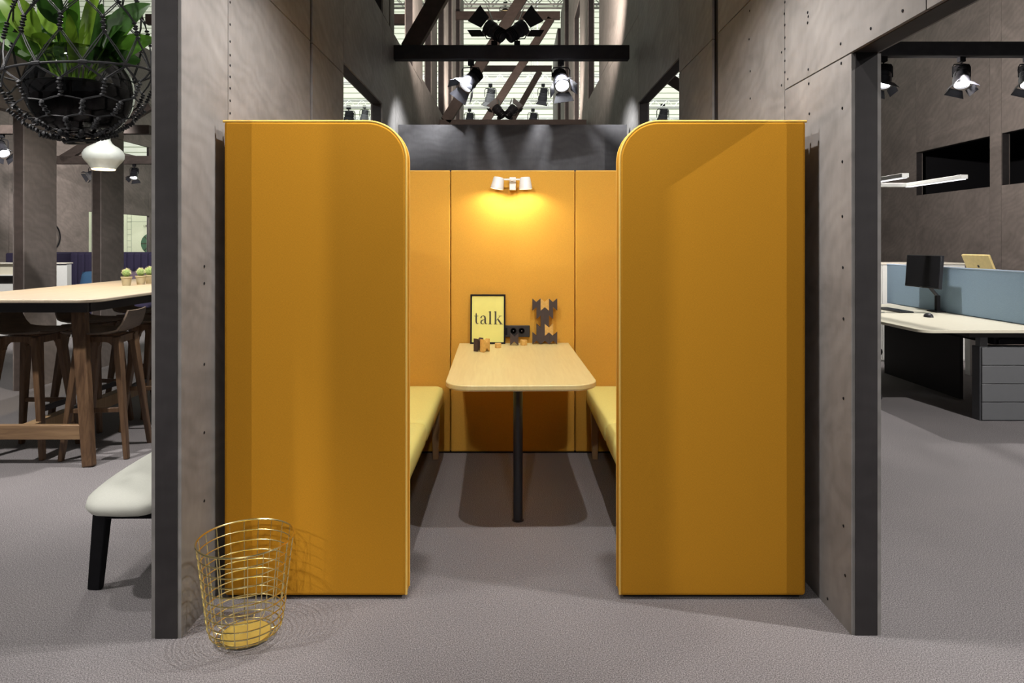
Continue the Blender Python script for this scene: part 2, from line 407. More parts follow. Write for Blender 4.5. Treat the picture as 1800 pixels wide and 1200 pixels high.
brace(-1.08, 3.38, .86, 6.42, 15.2)
brace(-1.05, 3.2, .80, 6.45, 20.0)
brace(1.85, 4.35, 3.5, 3.3, 10.6, w_=.15)
beam(-9.0, -4.9, 12.6, 2.87, 3.02, m='brace')
brace(-8.35, 2.95, -6.7, 3.95, 12.6, w_=.15)
beam(-9.0, -4.9, 9.2, 2.88, 3.00, m='brace')
beam(-5.6, -1.29, 10.4, 4.75, 4.90, m='brace')
beam(-4.64, -1.29, 5.50, 3.95, 4.09, m='brace')
beam(-4.64, -1.29, 2.57, 3.95, 4.09, m='brace')

# board closing the corridor behind the booth
wb = MB().box(-1.172, 1.175, 7.02, 7.06, 0, Z(219, 7.02)).build('wall_back', M['board'], org=(0, 7.02, 0)); tag(wb, kind='structure')
st = MB().box(-.62, .62, 4.62, 4.65, 0, .012).build('trim_30', M['steel'], org=(0, 4.62, 0)); tag(st, kind='structure')

# rooms left
wlr = side_wall('wall_left_room', -4.64, -4.75, [(6.486, 6.95, 0, 2.63), (7.70, 8.15, 0, 2.63), (4.0, 6.95, 2.63, 3.3), (6.95, 8.15, 2.63, 3.3)], 'plyd', core='brace')
wfl = side_wall('wall_far_left', -9.0, -9.06, [(8.0, 12.2, 0, 5.2), (12.2, 14.5, 0, 5.2), (14.5, 16.9, 2.08, 3.5), (14.5, 15.8, 3.5, 6.2), (15.8, 18.5, 3.78, 6.2), (16.9, 18.5, 0, 3.78), (14.5, 16.9, 0, 1.0)], 'plyd')
bn = MB().box(-11.6, -9.14, 18.0, 18.05, 0.0, 3.1).build('banner', M['banner'], org=(-10.4, 18, 0)); tag(bn, 'pale green printed banner with dark green disc seen through wall opening above the sofa', 'banner')
# right room
wrr = side_wall('wall_right_room', 6.2, 6.31, [(3.0, 7.0, 0, 5.0), (7.0, 8.66, 0, 2.14), (7.0, 8.66, 2.795, 5.0), (8.66, 8.87, 0, 5.0), (8.87, 10.5, 0, 2.14), (8.87, 10.5, 2.795, 5.0), (10.5, 11.6, 0, 5.0), (11.6, 16.0, 0, 5.0), (3, 16, 5.0, 7.5)], 'plyd')
rc = MB().box(6.31, 7.6, 6.9, 10.7, 2.0, 2.05).box(6.31, 7.6, 6.9, 10.7, 2.9, 2.95).box(7.6, 7.65, 6.9, 10.7, 2.0, 2.95).box(6.31, 7.65, 6.85, 6.9, 2.0, 2.95).box(6.31, 7.65, 10.7, 10.75, 2.0, 2.95).build('black_void_box', M['blackm'], org=(6.9, 8, 2)); tag(rc, kind='structure')  # added black box: the unlit dark behind the windows is its colour
wre = MB().box(4.0, 6.2, 15.9, 16.0, 0, 5).box(1.32, 4.0, 15.9, 16.0, 0, 3.1).build('wall_right_end', M['plyd'], org=(4, 15.9, 0)); tag(wre, kind='structure')

# hall end wall with siding
hw = MB().box(-46, 46, 45.6, 45.8, 0, 22).build('wall_hall', M['sidingd'], org=(0, 45.6, 0)); tag(hw, kind='structure')
m = MB()
z = .3
while z < 21.6:
    m.box(-45.9, 45.9, 45.5, 45.6, z, z+.30); z += .36
o = m.build('siding_board', M['siding'], hw); o['kind'] = 'stuff'

hc = MB().box(-46, 46, 17.5, 45.7, 20, 20.1).build('ceiling', M['siding'], org=(0, 17.5, 20)); tag(hc, kind='structure')

# ------------------------------------------------------------------ spotlights with barn doors
def make_spot(scale=1.0, lit=True, warm=False, yoke_up=1, tilt=(0, 0, 0), door=.075, reach=.20, mat='black'):
    """local origin = clamp; the head hangs (yoke_up=1) under it or stands on it (-1); tilt = euler of head, beam axis local -Z"""
    root = local('stage_spotlight')
    k = yoke_up; hz = -reach*k
    MB().box(-.03, .03, -.025, .025, min(0, -.05*k), max(0, -.05*k)).build('clamp', M['blackm'], root, bevel=.004)
    y = MB()
    y.tube([(0, 0, -.05*k), (0, 0, -.07*k)], .008)
    for sx in (-1, 1): y.tube([(0, 0, -.07*k), (sx*.075, 0, -.075*k), (sx*.088, 0, -.10*k), (sx*.088, 0, hz)], .006)
    y.build('yoke', M['blackm'], root, smooth=True)
    R = Matrix.Translation((0, 0, hz)) @ (Matrix.Rotation(tilt[2], 4, 'Z') @ Matrix.Rotation(tilt[1], 4, 'Y') @ Matrix.Rotation(tilt[0], 4, 'X'))
    b = MB().lathe([(.0, .13), (.045, .125), (.06, .10), (.062, .04), (.07, .03), (.07, -.01), (.078, -.02), (.078, -.09), (.068, -.095), (.066, -.06)], 20, mat=R)
    b.build('barrel', M[mat], root, smooth=True)
    f = MB()
    for i in range(4): f.lathe([(.064, .05+.018*i), (.071, .052+.018*i), (.071, .057+.018*i), (.064, .059+.018*i)], 16, mat=R)
    f.build('cooling_fin', M['blackm'], root)
    MB().lathe([(0, -.080), (.063, -.078), (.063, -.07), (0, -.07)], 20, mat=R).build('lens', M['lensw' if warm else 'lens'] if lit else M['screen'], root, smooth=True)
    for i in range(4):
        a = i*PI/2
        R2 = R @ Matrix.Rotation(a, 4, 'Z') @ Matrix.Translation((.080, 0, -.094)) @ Matrix.Rotation(-.55, 4, 'Y')
        hw_, hw2 = .065, (.10 if i % 2 else .065)
        d = MB().add([(0, -hw_, 0), (0, hw_, 0), (0, hw2, -door), (0, -hw2, -door), (.003, -hw_, 0), (.003, hw_, 0), (.003, hw2, -door), (.003, -hw2, -door)],
                     [(0, 3, 2, 1), (4, 5, 6, 7), (0, 1, 5, 4), (1, 2, 6, 5), (2, 3, 7, 6), (3, 0, 4, 7)], R2)
        d.build('barn_door', M[mat], root)
    return root
def put_spot(loc, label, s=1.0, group=None, **kw):
    r = make_spot(**kw); place(r, loc, s=s); tag(r, label, 'spotlight', group); return r
D = math.radians
put_spot((X(828, 6.79), 6.79, 3.222), 'black spotlight under the left half of the near cross beam, aimed down left', door=.11, tilt=(D(-25), D(38), 0))
put_spot((X(986, 6.79), 6.79, 3.222), 'glaring spotlight under the right half of the near cross beam, facing the viewer', door=.10, tilt=(D(-42), D(-8), 0))
put_spot((X(869, 6.79), 6.79, 3.362), 'left one of two black spotlights standing on the near cross beam', lit=True, warm=True, yoke_up=-1, door=.14, reach=.15, tilt=(D(20), D(128), 0))
put_spot((X(909, 6.79), 6.79, 3.362), 'right one of two black spotlights standing on the near cross beam', lit=True, warm=True, yoke_up=-1, door=.14, reach=.15, tilt=(D(20), D(-128), 0))
put_spot((X(877, 11.05), 11.05, 3.40), 'left one of two small spotlights on the second cross beam', warm=True, yoke_up=-1, reach=.14, tilt=(D(20), D(140), 0))
put_spot((X(898, 11.05), 11.05, 3.40), 'right one of two small spotlights on the second cross beam', warm=True, yoke_up=-1, reach=.14, tilt=(D(20), D(-140), 0))
put_spot((X(1553, 6.77), 6.77, 3.25), 'spotlight on the office beam beside the dark door post', tilt=(D(-16), D(14), 0))
put_spot((X(1690, 6.77), 6.77, 3.25), 'spotlight hanging mid way along the office beam over the blue screen', tilt=(D(-20), D(12), 0))
put_spot((X(1806, 6.77), 6.77, 3.25), 'spotlight on the office beam at the right edge of view', tilt=(D(-25), D(12), 0))
put_spot((X(236, 12.65), 12.65, 2.87), 'small lit spotlight on lounge beam above the banner', s=.9, tilt=(D(-28), D(-6), 0))
put_spot((X(163, 12.65), 12.65, 2.87), 'small lit spotlight on lounge beam left of the brown pillar', s=.9, tilt=(D(-10), D(60), D(40)))
put_spot((X(3, 9.25), 9.25, 2.88), 'lit spotlight on short beam at left edge above white counter', tilt=(D(-20), D(-40), 0))

# hall trusses and their far lamps
def truss(y, z, x0, x1, label):
    r = thing('lighting_truss', ((x0+x1)/2, y, z), label, 'truss')
    h = .32
    for yy, zz in ((y, z), (y, z+h), (y+.3, z), (y+.3, z+h)): MB().tube([(x0, yy, zz), (x1, yy, zz)], .03, 6).build('chord', M['alu'], r)
    m = MB(); x = x0; up = True
    while x < x1-.1:
        for yy in (y, y+.3): m.tube([(x, yy, z if up else z+h), (x+.3, yy, z+h if up else z)], .015, 4)
        x += .3; up = not up
    for xx in (x0+1.5, (x0+x1)/2+1, x1-1.5): MB().tube([(xx, y+.15, z+h), (xx, y+.15, 19.99)], .02, 5).build('suspension_rod', M['alu'], r)
    o = m.build('web_lattice', M['alu'], r); o['kind'] = 'stuff'
truss(18.7, 7.95, -9, 9, 'bright aluminium truss near the top edge of the photo above the corridor')
truss(27.5, 7.9, -14, 14, 'aluminium truss crossing the hall at mid height, upper one in the gap')
truss(32.2, 7.85, -14, 14, 'aluminium truss just above the row of far black lamps')
truss(36.5, 7.8, -14, 14, 'lowest aluminium truss seen in the gap, behind the far black lamps')
for px, py, Y, lab, s_ in ((862, 146, 27.6, 'pale lamp hanging in the hall between the timber braces', 2.6), (825, 190, 32.4, 'black hall lamp at the left behind the booth board', 2.8), (937, 190, 32.4, 'black hall lamp at the right end of the far row', 2.8),
                           (612, 185, 32.4, 'black hall lamp seen through the left wall opening', 3.4), (640, 185, 32.4, 'grey hall lamp beside the jamb of the left wall opening', 2.6), (1166, 182, 32.4, 'black hall lamp seen through the right wall opening', 3.2), (955, 146, 27.6, 'black hall lamp behind the glaring spotlight', 2.4)):
    put_spot((X(px, Y), Y+.12, Z(py, Y)), lab, s=s_, lit=False, mat='blackm' if 'black' in lab else 'grey', tilt=(D(10), D(10), 0))
put_spot((X(888, 18.8), 18.8, Z(4, 18.8)), 'bright warm hall lamp at the very top centre', s=1.7, warm=True, tilt=(D(-55), 0, 0))

def flag(L, tgt, sgn, label):  # unseen plate, added to cut a side light into a vertical band
    L = Vector(L); d = Vector((tgt[0]-L.x, tgt[1]-L.y, 0)).normalized(); p = Vector((d.y, -d.x, 0))*sgn
    c = L+d*.6
    r = thing('added_flag', (c.x, c.y, 3.35), label, 'added light blocker')
    MB().bar((c+p*.004+Vector((0, 0, -.45))), (c+p*.004+Vector((0, 0, .2))), .003, .003).build('edge_wire', M['blackm'], r)
    m = MB(); a, b = c, c+p*.4
    n = d*.002
    m.add([a-n+Vector((0, 0, -.48)), b-n+Vector((0, 0, -.48)), b-n+Vector((0, 0, .15)), a-n+Vector((0, 0, .15)), a+n+Vector((0, 0, -.48)), b+n+Vector((0, 0, -.48)), b+n+Vector((0, 0, .15)), a+n+Vector((0, 0, .15))],
          [(0, 3, 2, 1), (4, 5, 6, 7), (0, 1, 5, 4), (1, 2, 6, 5), (2, 3, 7, 6), (3, 0, 4, 7)])
    m.build('flag_plate', M['blackm'], r)
    MB().tube([b+Vector((0, 0, .1)), b+Vector((0, 0, 3.9-b.z))], .008).build('hanging_rod', M['blackm'], r)
flag((-3.0, -.87, 3.2), (-.73, 2.688), 1, 'added black plate cutting the left side light to a band, outside the view')
flag((3.0, -.87, 3.2), (.625, 2.688), -1, 'added black plate cutting the right side light to a band, outside the view')

# ------------------------------------------------------------------ booth
YF = 2.688; BX0, BX1 = -1.138, 1.156; HB = 1.884
booth = thing('meeting_booth', (0, YF, 0), 'mustard yellow fabric booth with two tall rounded front wings and a paneled back', 'booth')
def wing(xo, xi, sgn):
    r = .155; z0 = .012; T = .08
    pts = [(xo, z0), (xi, z0)]
    for k in range(13):
        a = PI/2*k/12
        pts.append((xi-sgn*r*(1-math.cos(a)), HB-r+r*math.sin(a)))
    pts.append((xo, HB))
    o = MB().prism(pts, XZ, YF, YF+T).build('front_panel', M['yellow'], booth, bevel=.014, seg=3)
    e = .004; path = [(x-sgn*e if i < 14 and i > 0 else x+sgn*e*(0), YF+.010, z_) for i, (x, z_) in enumerate(pts[1:])]
    MB().tube([(xi-sgn*.004, YF+.006, z0+.005)]+[(x-sgn*.004, YF+.006, z_-.002) for x, z_ in pts[2:]], .0052, 8).build('piping', M['pipe'], o, smooth=True)
    MB().tube([(xi-sgn*.004, YF+T-.006, z0+.005)]+[(x-sgn*.004, YF+T-.006, z_-.002) for x, z_ in pts[2:]], .0052, 8).build('piping', M['pipe'], o, smooth=True)
wing(BX0, -.416, 1)
wing(BX1, .420, -1)
for xa, xb in ((BX0, BX0+.07), (BX1-.07, BX1)):
    MB().box(xa, xb, YF+.082, 4.60, .012, HB).build('side_panel', M['yellow'], booth, bevel=.012)
for xa, xb in ((-1.066, -.416), (-.412, .415), (.419, 1.084)):
    o = MB().box(xa, xb, 4.554, 4.615, .012, HB+.002).build('back_panel', M['yellowb'], booth, bevel=.008, seg=3)
    MB().tube([(xa+.004, 4.556, HB), (xb-.004, 4.556, HB)], .0045, 6).build('piping', M['pipe'], o, smooth=True)
MB().box(BX0+.02, -.44, YF+.02, YF+.06, 0, .012).box(.44, BX1-.02, YF+.02, YF+.06, 0, .012).box(BX0+.02, BX0+.06, YF+.1, 4.55, 0, .012).box(BX1-.06, BX1-.02, YF+.1, 4.55, 0, .012).box(-1.06, 1.07, 4.57, 4.60, 0, .012).build('base_strip', M['blackm'], booth)

def bench(x0, x1, inner, label):
    b = thing('booth_bench', ((x0+x1)/2, 3.6, 0), label, 'bench')
    for ya, yb in ((2.80, 3.622), (3.628, 4.545)):
        m = MB(); rings = []
        P = rrect(x0, x1, ya, yb, .035, 4)
        cx, cy = (x0+x1)/2, (ya+yb)/2
        lay = [(.335, .020), (.345, .004), (.37, 0), (.425, 0), (.445, .008), (.457, .028), (.462, .09), (.466, .18)]
        n = len(P)
        for z_, ins in lay:
            fx = 1-ins/((x1-x0)/2); fy = 1-ins/((yb-ya)/2)
            m.v += [Vector((cx+(x-cx)*fx, cy+(y-cy)*fy, z_)) for x, y in P]
        for i in range(len(lay)-1):
            for k in range(n): l = (k+1) % n; m.f.append((i*n+k, i*n+l, (i+1)*n+l, (i+1)*n+k))
        m.f.append(tuple(range(n))[::-1]); m.f.append(tuple((len(lay)-1)*n+k for k in range(n)))
        m.build('seat_cushion', M['seatf'], b, smooth=True, angle=60)
    MB().box(x0+.04, x1-.04, 2.84, 4.50, .30, .334).build('frame', M['dark'], b)
    for lx in (x0+.045, x1-.045):
        for ly in (2.93, 4.44): MB().bar((lx, ly, .334), (lx, ly, 0), .055, .04, .036, .03).build('leg', M['ash'], b, bevel=.004)
bench(-1.062, -.455, -.455, 'left lemon yellow bench seat inside the booth')
bench(1.080, .49, .49, 'right lemon yellow bench seat inside the booth') if False else bench(.49, 1.080, .49, 'right lemon yellow bench seat inside the booth')

# table
tb = thing('booth_table', (.01, 4.54, 0), 'pale oak table with one black post leg inside the yellow booth', 'table')
tb['_org'] = (0, 0, 0)
W2 = .3635; L = 1.365
P = rrect(-W2, W2, -L, 0, .13, 10, (1, 1, 0, 0))
MB().prism(P, XY, .716, .740).build('tabletop', M['oak'], tb, bevel=.004, seg=2)
MB().prism(rrect(-W2+.006, W2-.006, -L+.006, 0, .125, 10, (1, 1, 0, 0)), XY, .712, .716).build('edge_band', M['oakedge'], tb)
MB().lathe([(.024, 0), (.024, .70)], 24, c=(-.01, -1.085, 0)).build('post_leg', M['black'], tb, smooth=True)
MB().box(-.06, .06, -1.16, -1.0, .70, .712).box(-.02, .02, -1.0, -.03, .69, .712).build('support_rail', M['black'], tb)
MB().lathe([(.024, 0), (.030, .001), (.030, .005), (.024, .008)], 24, c=(-.01, -1.085, 0)).build('foot', M['black'], tb, smooth=True)
tb.rotation_euler = (0, 0, math.radians(1.45))

# framed print
ft = thing('framed_print', (X(857.5, 4.50), 4.492, .7405), 'black framed yellow print reading talk, leaning at the back of the booth table', 'picture')
ft['_org'] = (0, 0, 0)
fw, fh = .232, .325
f = MB().box(-fw/2, -fw/2+.011, -.010, .010, 0, fh).box(fw/2-.011, fw/2, -.010, .010, 0, fh).box(-fw/2+.011, fw/2-.011, -.010, .010, 0, .011).box(-fw/2+.011, fw/2-.011, -.010, .010, fh-.011, fh)
f.build('frame', M['blackm'], ft, bevel=.001)
pr = MB().box(-fw/2+.011, fw/2-.011, -.004, .006, .011, fh-.011).build('print', M['print'], ft)
def ribbon(m, pts, u=.000382, cx=380, base=675, zb=.128, y0=-.0052, y1=-.004):
    n = len(pts); L_ = []; R_ = []
    for i, (x, y, w_) in enumerate(pts):
        a = pts[max(i-1, 0)]; b = pts[min(i+1, n-1)]
        dx, dy = b[0]-a[0], b[1]-a[1]; d = math.hypot(dx, dy) or 1
        nx, ny = -dy/d*w_/2, dx/d*w_/2
        L_.append((x+nx, y+ny)); R_.append((x-nx, y-ny))
    for i in range(n-1):
        q = [L_[i], L_[i+1], R_[i+1], R_[i]]
        q = [((x-cx)*u, (base-y)*u+zb) for x, y in q]
        m.prism(q, XZ, y0, y1)
lt = [[(178, 478, 6), (178, 500, 20), (178, 545, 26), (178, 622, 26), (184, 652, 24), (200, 668, 14), (220, 658, 5)], [(142, 533, 8), (215, 533, 8)]]
la = [[(262, 566, 24), (266, 548, 18), (282, 532, 10), (306, 527, 14), (328, 545, 26), (333, 580, 29), (333, 640, 28), (342, 662, 20), (356, 669, 10), (368, 660, 5)], [(330, 588, 6), (292, 602, 12), (264, 622, 24), (262, 648, 26), (280, 668, 14), (305, 668, 8), (330, 640, 5)]]
ll = [[(420, 452, 28), (420, 672, 30)], [(390, 673, 7), (450, 673, 7)], [(388, 466, 5), (420, 455, 12)]]
lk = [[(512, 452, 28), (512, 672, 30)], [(482, 673, 7), (542, 673, 7)], [(480, 466, 5), (512, 455, 12)], [(524, 612, 8), (592, 536, 7)], [(565, 531, 6), (618, 531, 6)], [(548, 580, 18), (575, 620, 30), (612, 673, 26)], [(582, 673, 7), (640, 673, 7)]]
for i, (nm, L_) in enumerate((('letter_t', lt), ('letter_a', la), ('letter_l', ll), ('letter_k', lk))):
    m = MB()
    for rb in L_: ribbon(m, rb)
    m.build(nm, M['ink'], pr)
ft.rotation_euler = (math.radians(-7), 0, 0)

# swallow-tail blocks
def block_mesh(w_=.054, h=.0785, n=.0235, d=.032):
    P = [(-w_/2, 0), (0, n), (w_/2, 0), (w_/2, h), (0, h-n), (-w_/2, h)]
    m = MB(); b = 0
    for y in (-d/2, d/2):
        m.v += [Vector((x, y, z_)) for x, z_ in P]
    m.f += [(0, 1, 4, 5), (1, 2, 3, 4), (6, 11, 10, 7), (7, 10, 9, 8)]
    for i in range(6): j = (i+1) % 6; m.f.append((i, i+6, j+6, j))
    return m
bmd = block_mesh()
def block(loc, mat, label, rz=0):
    o = bmd.build('swallowtail_block', mat, org=(0, 0, 0)); o.location = loc; o.rotation_euler = (0, 0, rz)
    return tag(o, label, 'block', 'swallowtail blocks')
pw = .0545; pt = .055; tx = X(957.5, 4.49); ty = 4.49; z0 = .7405
rows = [(0, [-1, 0, 1], 'bottom row', ['left', 'middle', 'right']), (1, [-.5, .5], 'second row from the bottom', ['left', 'right']), (2, [0], 'third row', ['single']), (3, [-.5, .5], 'fourth row', ['left', 'right']), (4, [-1, 0, 1], 'top row', ['left', 'middle', 'right'])]
for r, xs, nm, pos in rows:
    for x_, ps in zip(xs, pos):
        gold = (r == 4 and x_ == 0) or (r == 1 and x_ == .5)
        block((tx+x_*pw, ty, z0+r*pt), M['blkw' if gold else 'blkd'], '%s swallowtail block, %s in the %s of the stacked tower' % ('golden wood' if gold else 'dark', ps, nm))
block((X(841, 4.20), 4.20, z0), M['blkd'], 'dark notched block in front of the framed print beside a golden one', D(52))
block((X(852.5, 4.165), 4.165, z0), M['blkw'], 'golden notched block in front of the framed print beside a dark one', D(52))
block((X(904, 4.44), 4.44, z0), M['blkd'], 'dark notched block standing alone in front of the power socket')
def octb(px, Y, label, r=.026, h=.030):
    m = MB().lathe([(r*.92, 0), (r, .003), (r, h-.003), (r*.92, h)], 8)
    o = m.build('octagonal_block', M['blkw'], org=(0, 0, 0)); o.location = (X(px, Y), Y, z0); o.rotation_euler = (0, 0, D(22)); tag(o, label, 'block')
octb(875.5, 4.33, 'small golden wood block in front of the right corner of the framed print', .022, .028)
octb(920.5, 4.44, 'small golden wood block right of the lone dark notched block', .024, .034)

# power socket on the back panel
ps = thing('power_socket', (X(908, 4.53), 4.553, .80), 'black double power socket strip on the booth back beside the print', 'socket')
MB().box(X(880, 4.53), X(931, 4.53), 4.522, 4.553, Z(592, 4.53), Z(572, 4.53)).build('housing', M['black'], ps, bevel=.003)
for px in (902.5, 917):
    Rm = Matrix.Translation((X(px, 4.53), 4.522, Z(581, 4.53))) @ Matrix.Rotation(PI/2, 4, 'X')
    s_ = MB().lathe([(.0205, 0), (.0205, .0025), (.0185, .003), (.017, -.0)], 20, mat=Rm).build('outlet', M['blackm'], ps, smooth=True)
    MB().lathe([(.003, 0), (.003, .003), (0, .0035)], 10, mat=Rm).build('earth_pin', M['steel'], s_, smooth=True)
MB().box(X(884, 4.53), X(892, 4.53), 4.520, 4.522, Z(588, 4.53), Z(576, 4.53)).build('charging_port', M['blackm'], ps)

# sconce
Ys = 4.45
sn = thing('wall_sconce', (X(901, Ys), 4.553, 1.75), 'white twin head reading lamp glowing warm at the top of the booth back', 'lamp')
MB().box(X(895.5, Ys), X(907, Ys), 4.50, 4.553, Z(333, Ys), Z(310, Ys)).build('back_plate', M['white'], sn, bevel=.003)
MB().tube([(X(886, Ys), 4.47, Z(315, Ys)), (X(914, Ys), 4.47, Z(315, Ys))], .006).box(X(900, Ys)-.006, X(900, Ys)+.006, 4.465, 4.50, Z(317, Ys), Z(313, Ys)).build('arm', M['white'], sn, smooth=True)
for px, tilt in ((877, D(-10)), (923, D(3))):
    R = Matrix.Translation((X(px, Ys), 4.445, Z(312, Ys))) @ Matrix.Rotation(-tilt, 4, 'Y')
    sh = MB().lathe([(.0, .002), (.030, .001), (.034, -.004), (.044, -.076), (.041, -.076), (.031, -.008), (0, -.006)], 28, mat=R).build('shade', M['white'], sn, smooth=True)
    MB().lathe([(0, -.058), (.030, -.058), (.030, -.062), (0, -.064)], 20, mat=R).build('bulb', M['lensw'], sh)
    c = R @ Vector((0, -.012, -.070))
    spot('sconce_light', c, c+(R.to_3x3() @ Vector((0, .28, -1))), 7, 150, .6, .03, (1, .86, .66))

# ------------------------------------------------------------------ wire basket
bk = thing('wire_basket', (-.951, 2.434, 0), 'brass wire waste basket on the carpet at the corner of the left wing', 'basket')
prof = [(.012, .092), (.02, .112), (.04, .124), (.065, .129), (.10, .1335), (.15, .139), (.20, .145), (.25, .151), (.30, .157), (.353, .164)]
def rad(z_):
    for (a, ra), (b, rb_) in zip(prof, prof[1:]):
        if z_ <= b: return ra+(rb_-ra)*max(0, (z_-a))/(b-a)
    return prof[-1][1]
def ring(z_, r, wr, n=48): return MB().tube([(-.951+r*math.cos(2*PI*k/n), 2.434+r*math.sin(2*PI*k/n), z_) for k in range(n)], wr, 6, closed=True)
ring(.353, .164, .0034).build('rim', M['gold'], bk, smooth=True)
for z_ in (.316, .280, .245, .211, .178, .146, .115, .085, .057, .032, .014): ring(z_, rad(z_), .0023).build('hoop_wire', M['gold'], bk, smooth=True)
for k in range(20):
    a = 2*PI*(k+.3)/20
    pts = [(-.951+r*math.cos(a), 2.434+r*math.sin(a), z_) for z_, r in [(.008, .060)]+prof]
    MB().tube(pts, .0019, 5).build('upright_wire', M['gold'], bk, smooth=True)
MB().lathe([(0, .010), (.082, .010), (.084, .012), (.082, .014), (0, .014)], 36, c=(-.951, 2.434, 0)).build('base_plate', M['goldp'], bk, smooth=True)
ring(.010, .084, .003).build('foot_ring', M['gold'], bk, smooth=True)

# ------------------------------------------------------------------ white upholstered bench on the left
ub = thing('upholstered_bench', (-1.49, 3.3, 0), 'off white upholstered bench with black legs behind the left door post', 'bench')
m = MB(); P = []
x0, x1, y0, y1 = -1.685, -1.295, 2.545, 4.25
n = 40
for k in range(n):
    a = 2*PI*k/n; c_, s_ = math.cos(a), math.sin(a); e = .48
    P.append(((x0+x1)/2+(x1-x0)/2*math.copysign(abs(c_)**e, c_), (y0+y1)/2+(y1-y0)/2*math.copysign(abs(s_)**e, s_)))
cx, cy = (x0+x1)/2, (y0+y1)/2
lay = [(.352, .11), (.360, .045), (.376, .015), (.400, 0), (.425, .006), (.445, .03), (.458, .07), (.464, .12), (.466, .17)]
for z_, ins in lay:
    fx = 1-ins/((x1-x0)/2); fy = 1-ins/((y1-y0)/2)*1.2
    m.v += [Vector((cx+(x-cx)*fx, cy+(y-cy)*fy, z_)) for x, y in P]
for i in range(len(lay)-1):
    for k in range(n): l = (k+1) % n; m.f.append((i*n+k, i*n+l, (i+1)*n+l, (i+1)*n+k))
m.f.append(tuple(range(n))[::-1]); m.f.append(tuple((len(lay)-1)*n+k for k in range(n)))
m.build('seat', M['offwhite'], ub, smooth=True, angle=80)
for lx, fx, ly, fy in ((-1.62, -1.695, 2.70, 2.775), (-1.40, -1.345, 2.72, 2.72), (-1.62, -1.69, 4.05, 4.1), (-1.40, -1.345, 4.05, 4.1)):
    MB().bar((lx, ly, .352), (fx, fy, 0), .055, .05, .052, .034).build('leg', M['blackm'], ub, bevel=.006)
MB().box(-1.63, -1.36, 2.69, 2.73, .315, .352).box(-1.63, -1.36, 4.03, 4.07, .315, .352).box(-1.52, -1.48, 2.71, 4.05, .315, .352).build('underframe', M['blackm'], ub, bevel=.003)

# ------------------------------------------------------------------ bar table
bt = thing('bar_table', (-3.16, 5.6, 0), 'long bleached oak bar table on walnut legs at the left', 'table')
TX0, TX1, TY0, TY1 = -3.72, -2.60, 4.24, 7.0
MB().prism(rrect(TX0, TX1, TY0, TY1, .13, 8), XY, 1.030, 1.052).build('tabletop', M['bartop'], bt, bevel=.005)
MB().box(TX0+.09, TX1-.09, TY0+.07, TY0+.11, .965, 1.03).box(TX0+.09, TX1-.09, TY1-.11, TY1-.07, .965, 1.03).box(TX0+.09, TX0+.13, TY0+.1, TY1-.1, .965, 1.03).box(TX1-.13, TX1-.09, TY0+.1, TY1-.1, .965, 1.03).build('apron', M['dark'], bt)
for sx in (0, 1):
    for sy in (0, 1):
        tx_, fx = ((TX0+.22, TX0+.06), (TX1-.22, TX1-.06))[sx]
        ty_, fy = ((TY0+.20, TY0+.05), (TY1-.20, TY1-.05))[sy]
        MB().bar((tx_, ty_, 1.03), (fx, fy, 0), .088, .062, .070, .05).build('leg', M['walnut'], bt, bevel=.008)
MB().box(TX0+.12, TX1-.115, TY0+.06, TY0+.10, .165, .255).build('end_rail', M['walnuth'], bt, bevel=.003)
MB().box(TX0+.12, TX1-.115, TY1-.10, TY1-.06, .165, .255).build('end_rail', M['walnuth'], bt, bevel=.003)
MB().box(-3.13, -3.05, TY0+.10, TY1-.10, .165, .25).build('foot_rail', M['ash'], bt, bevel=.003)

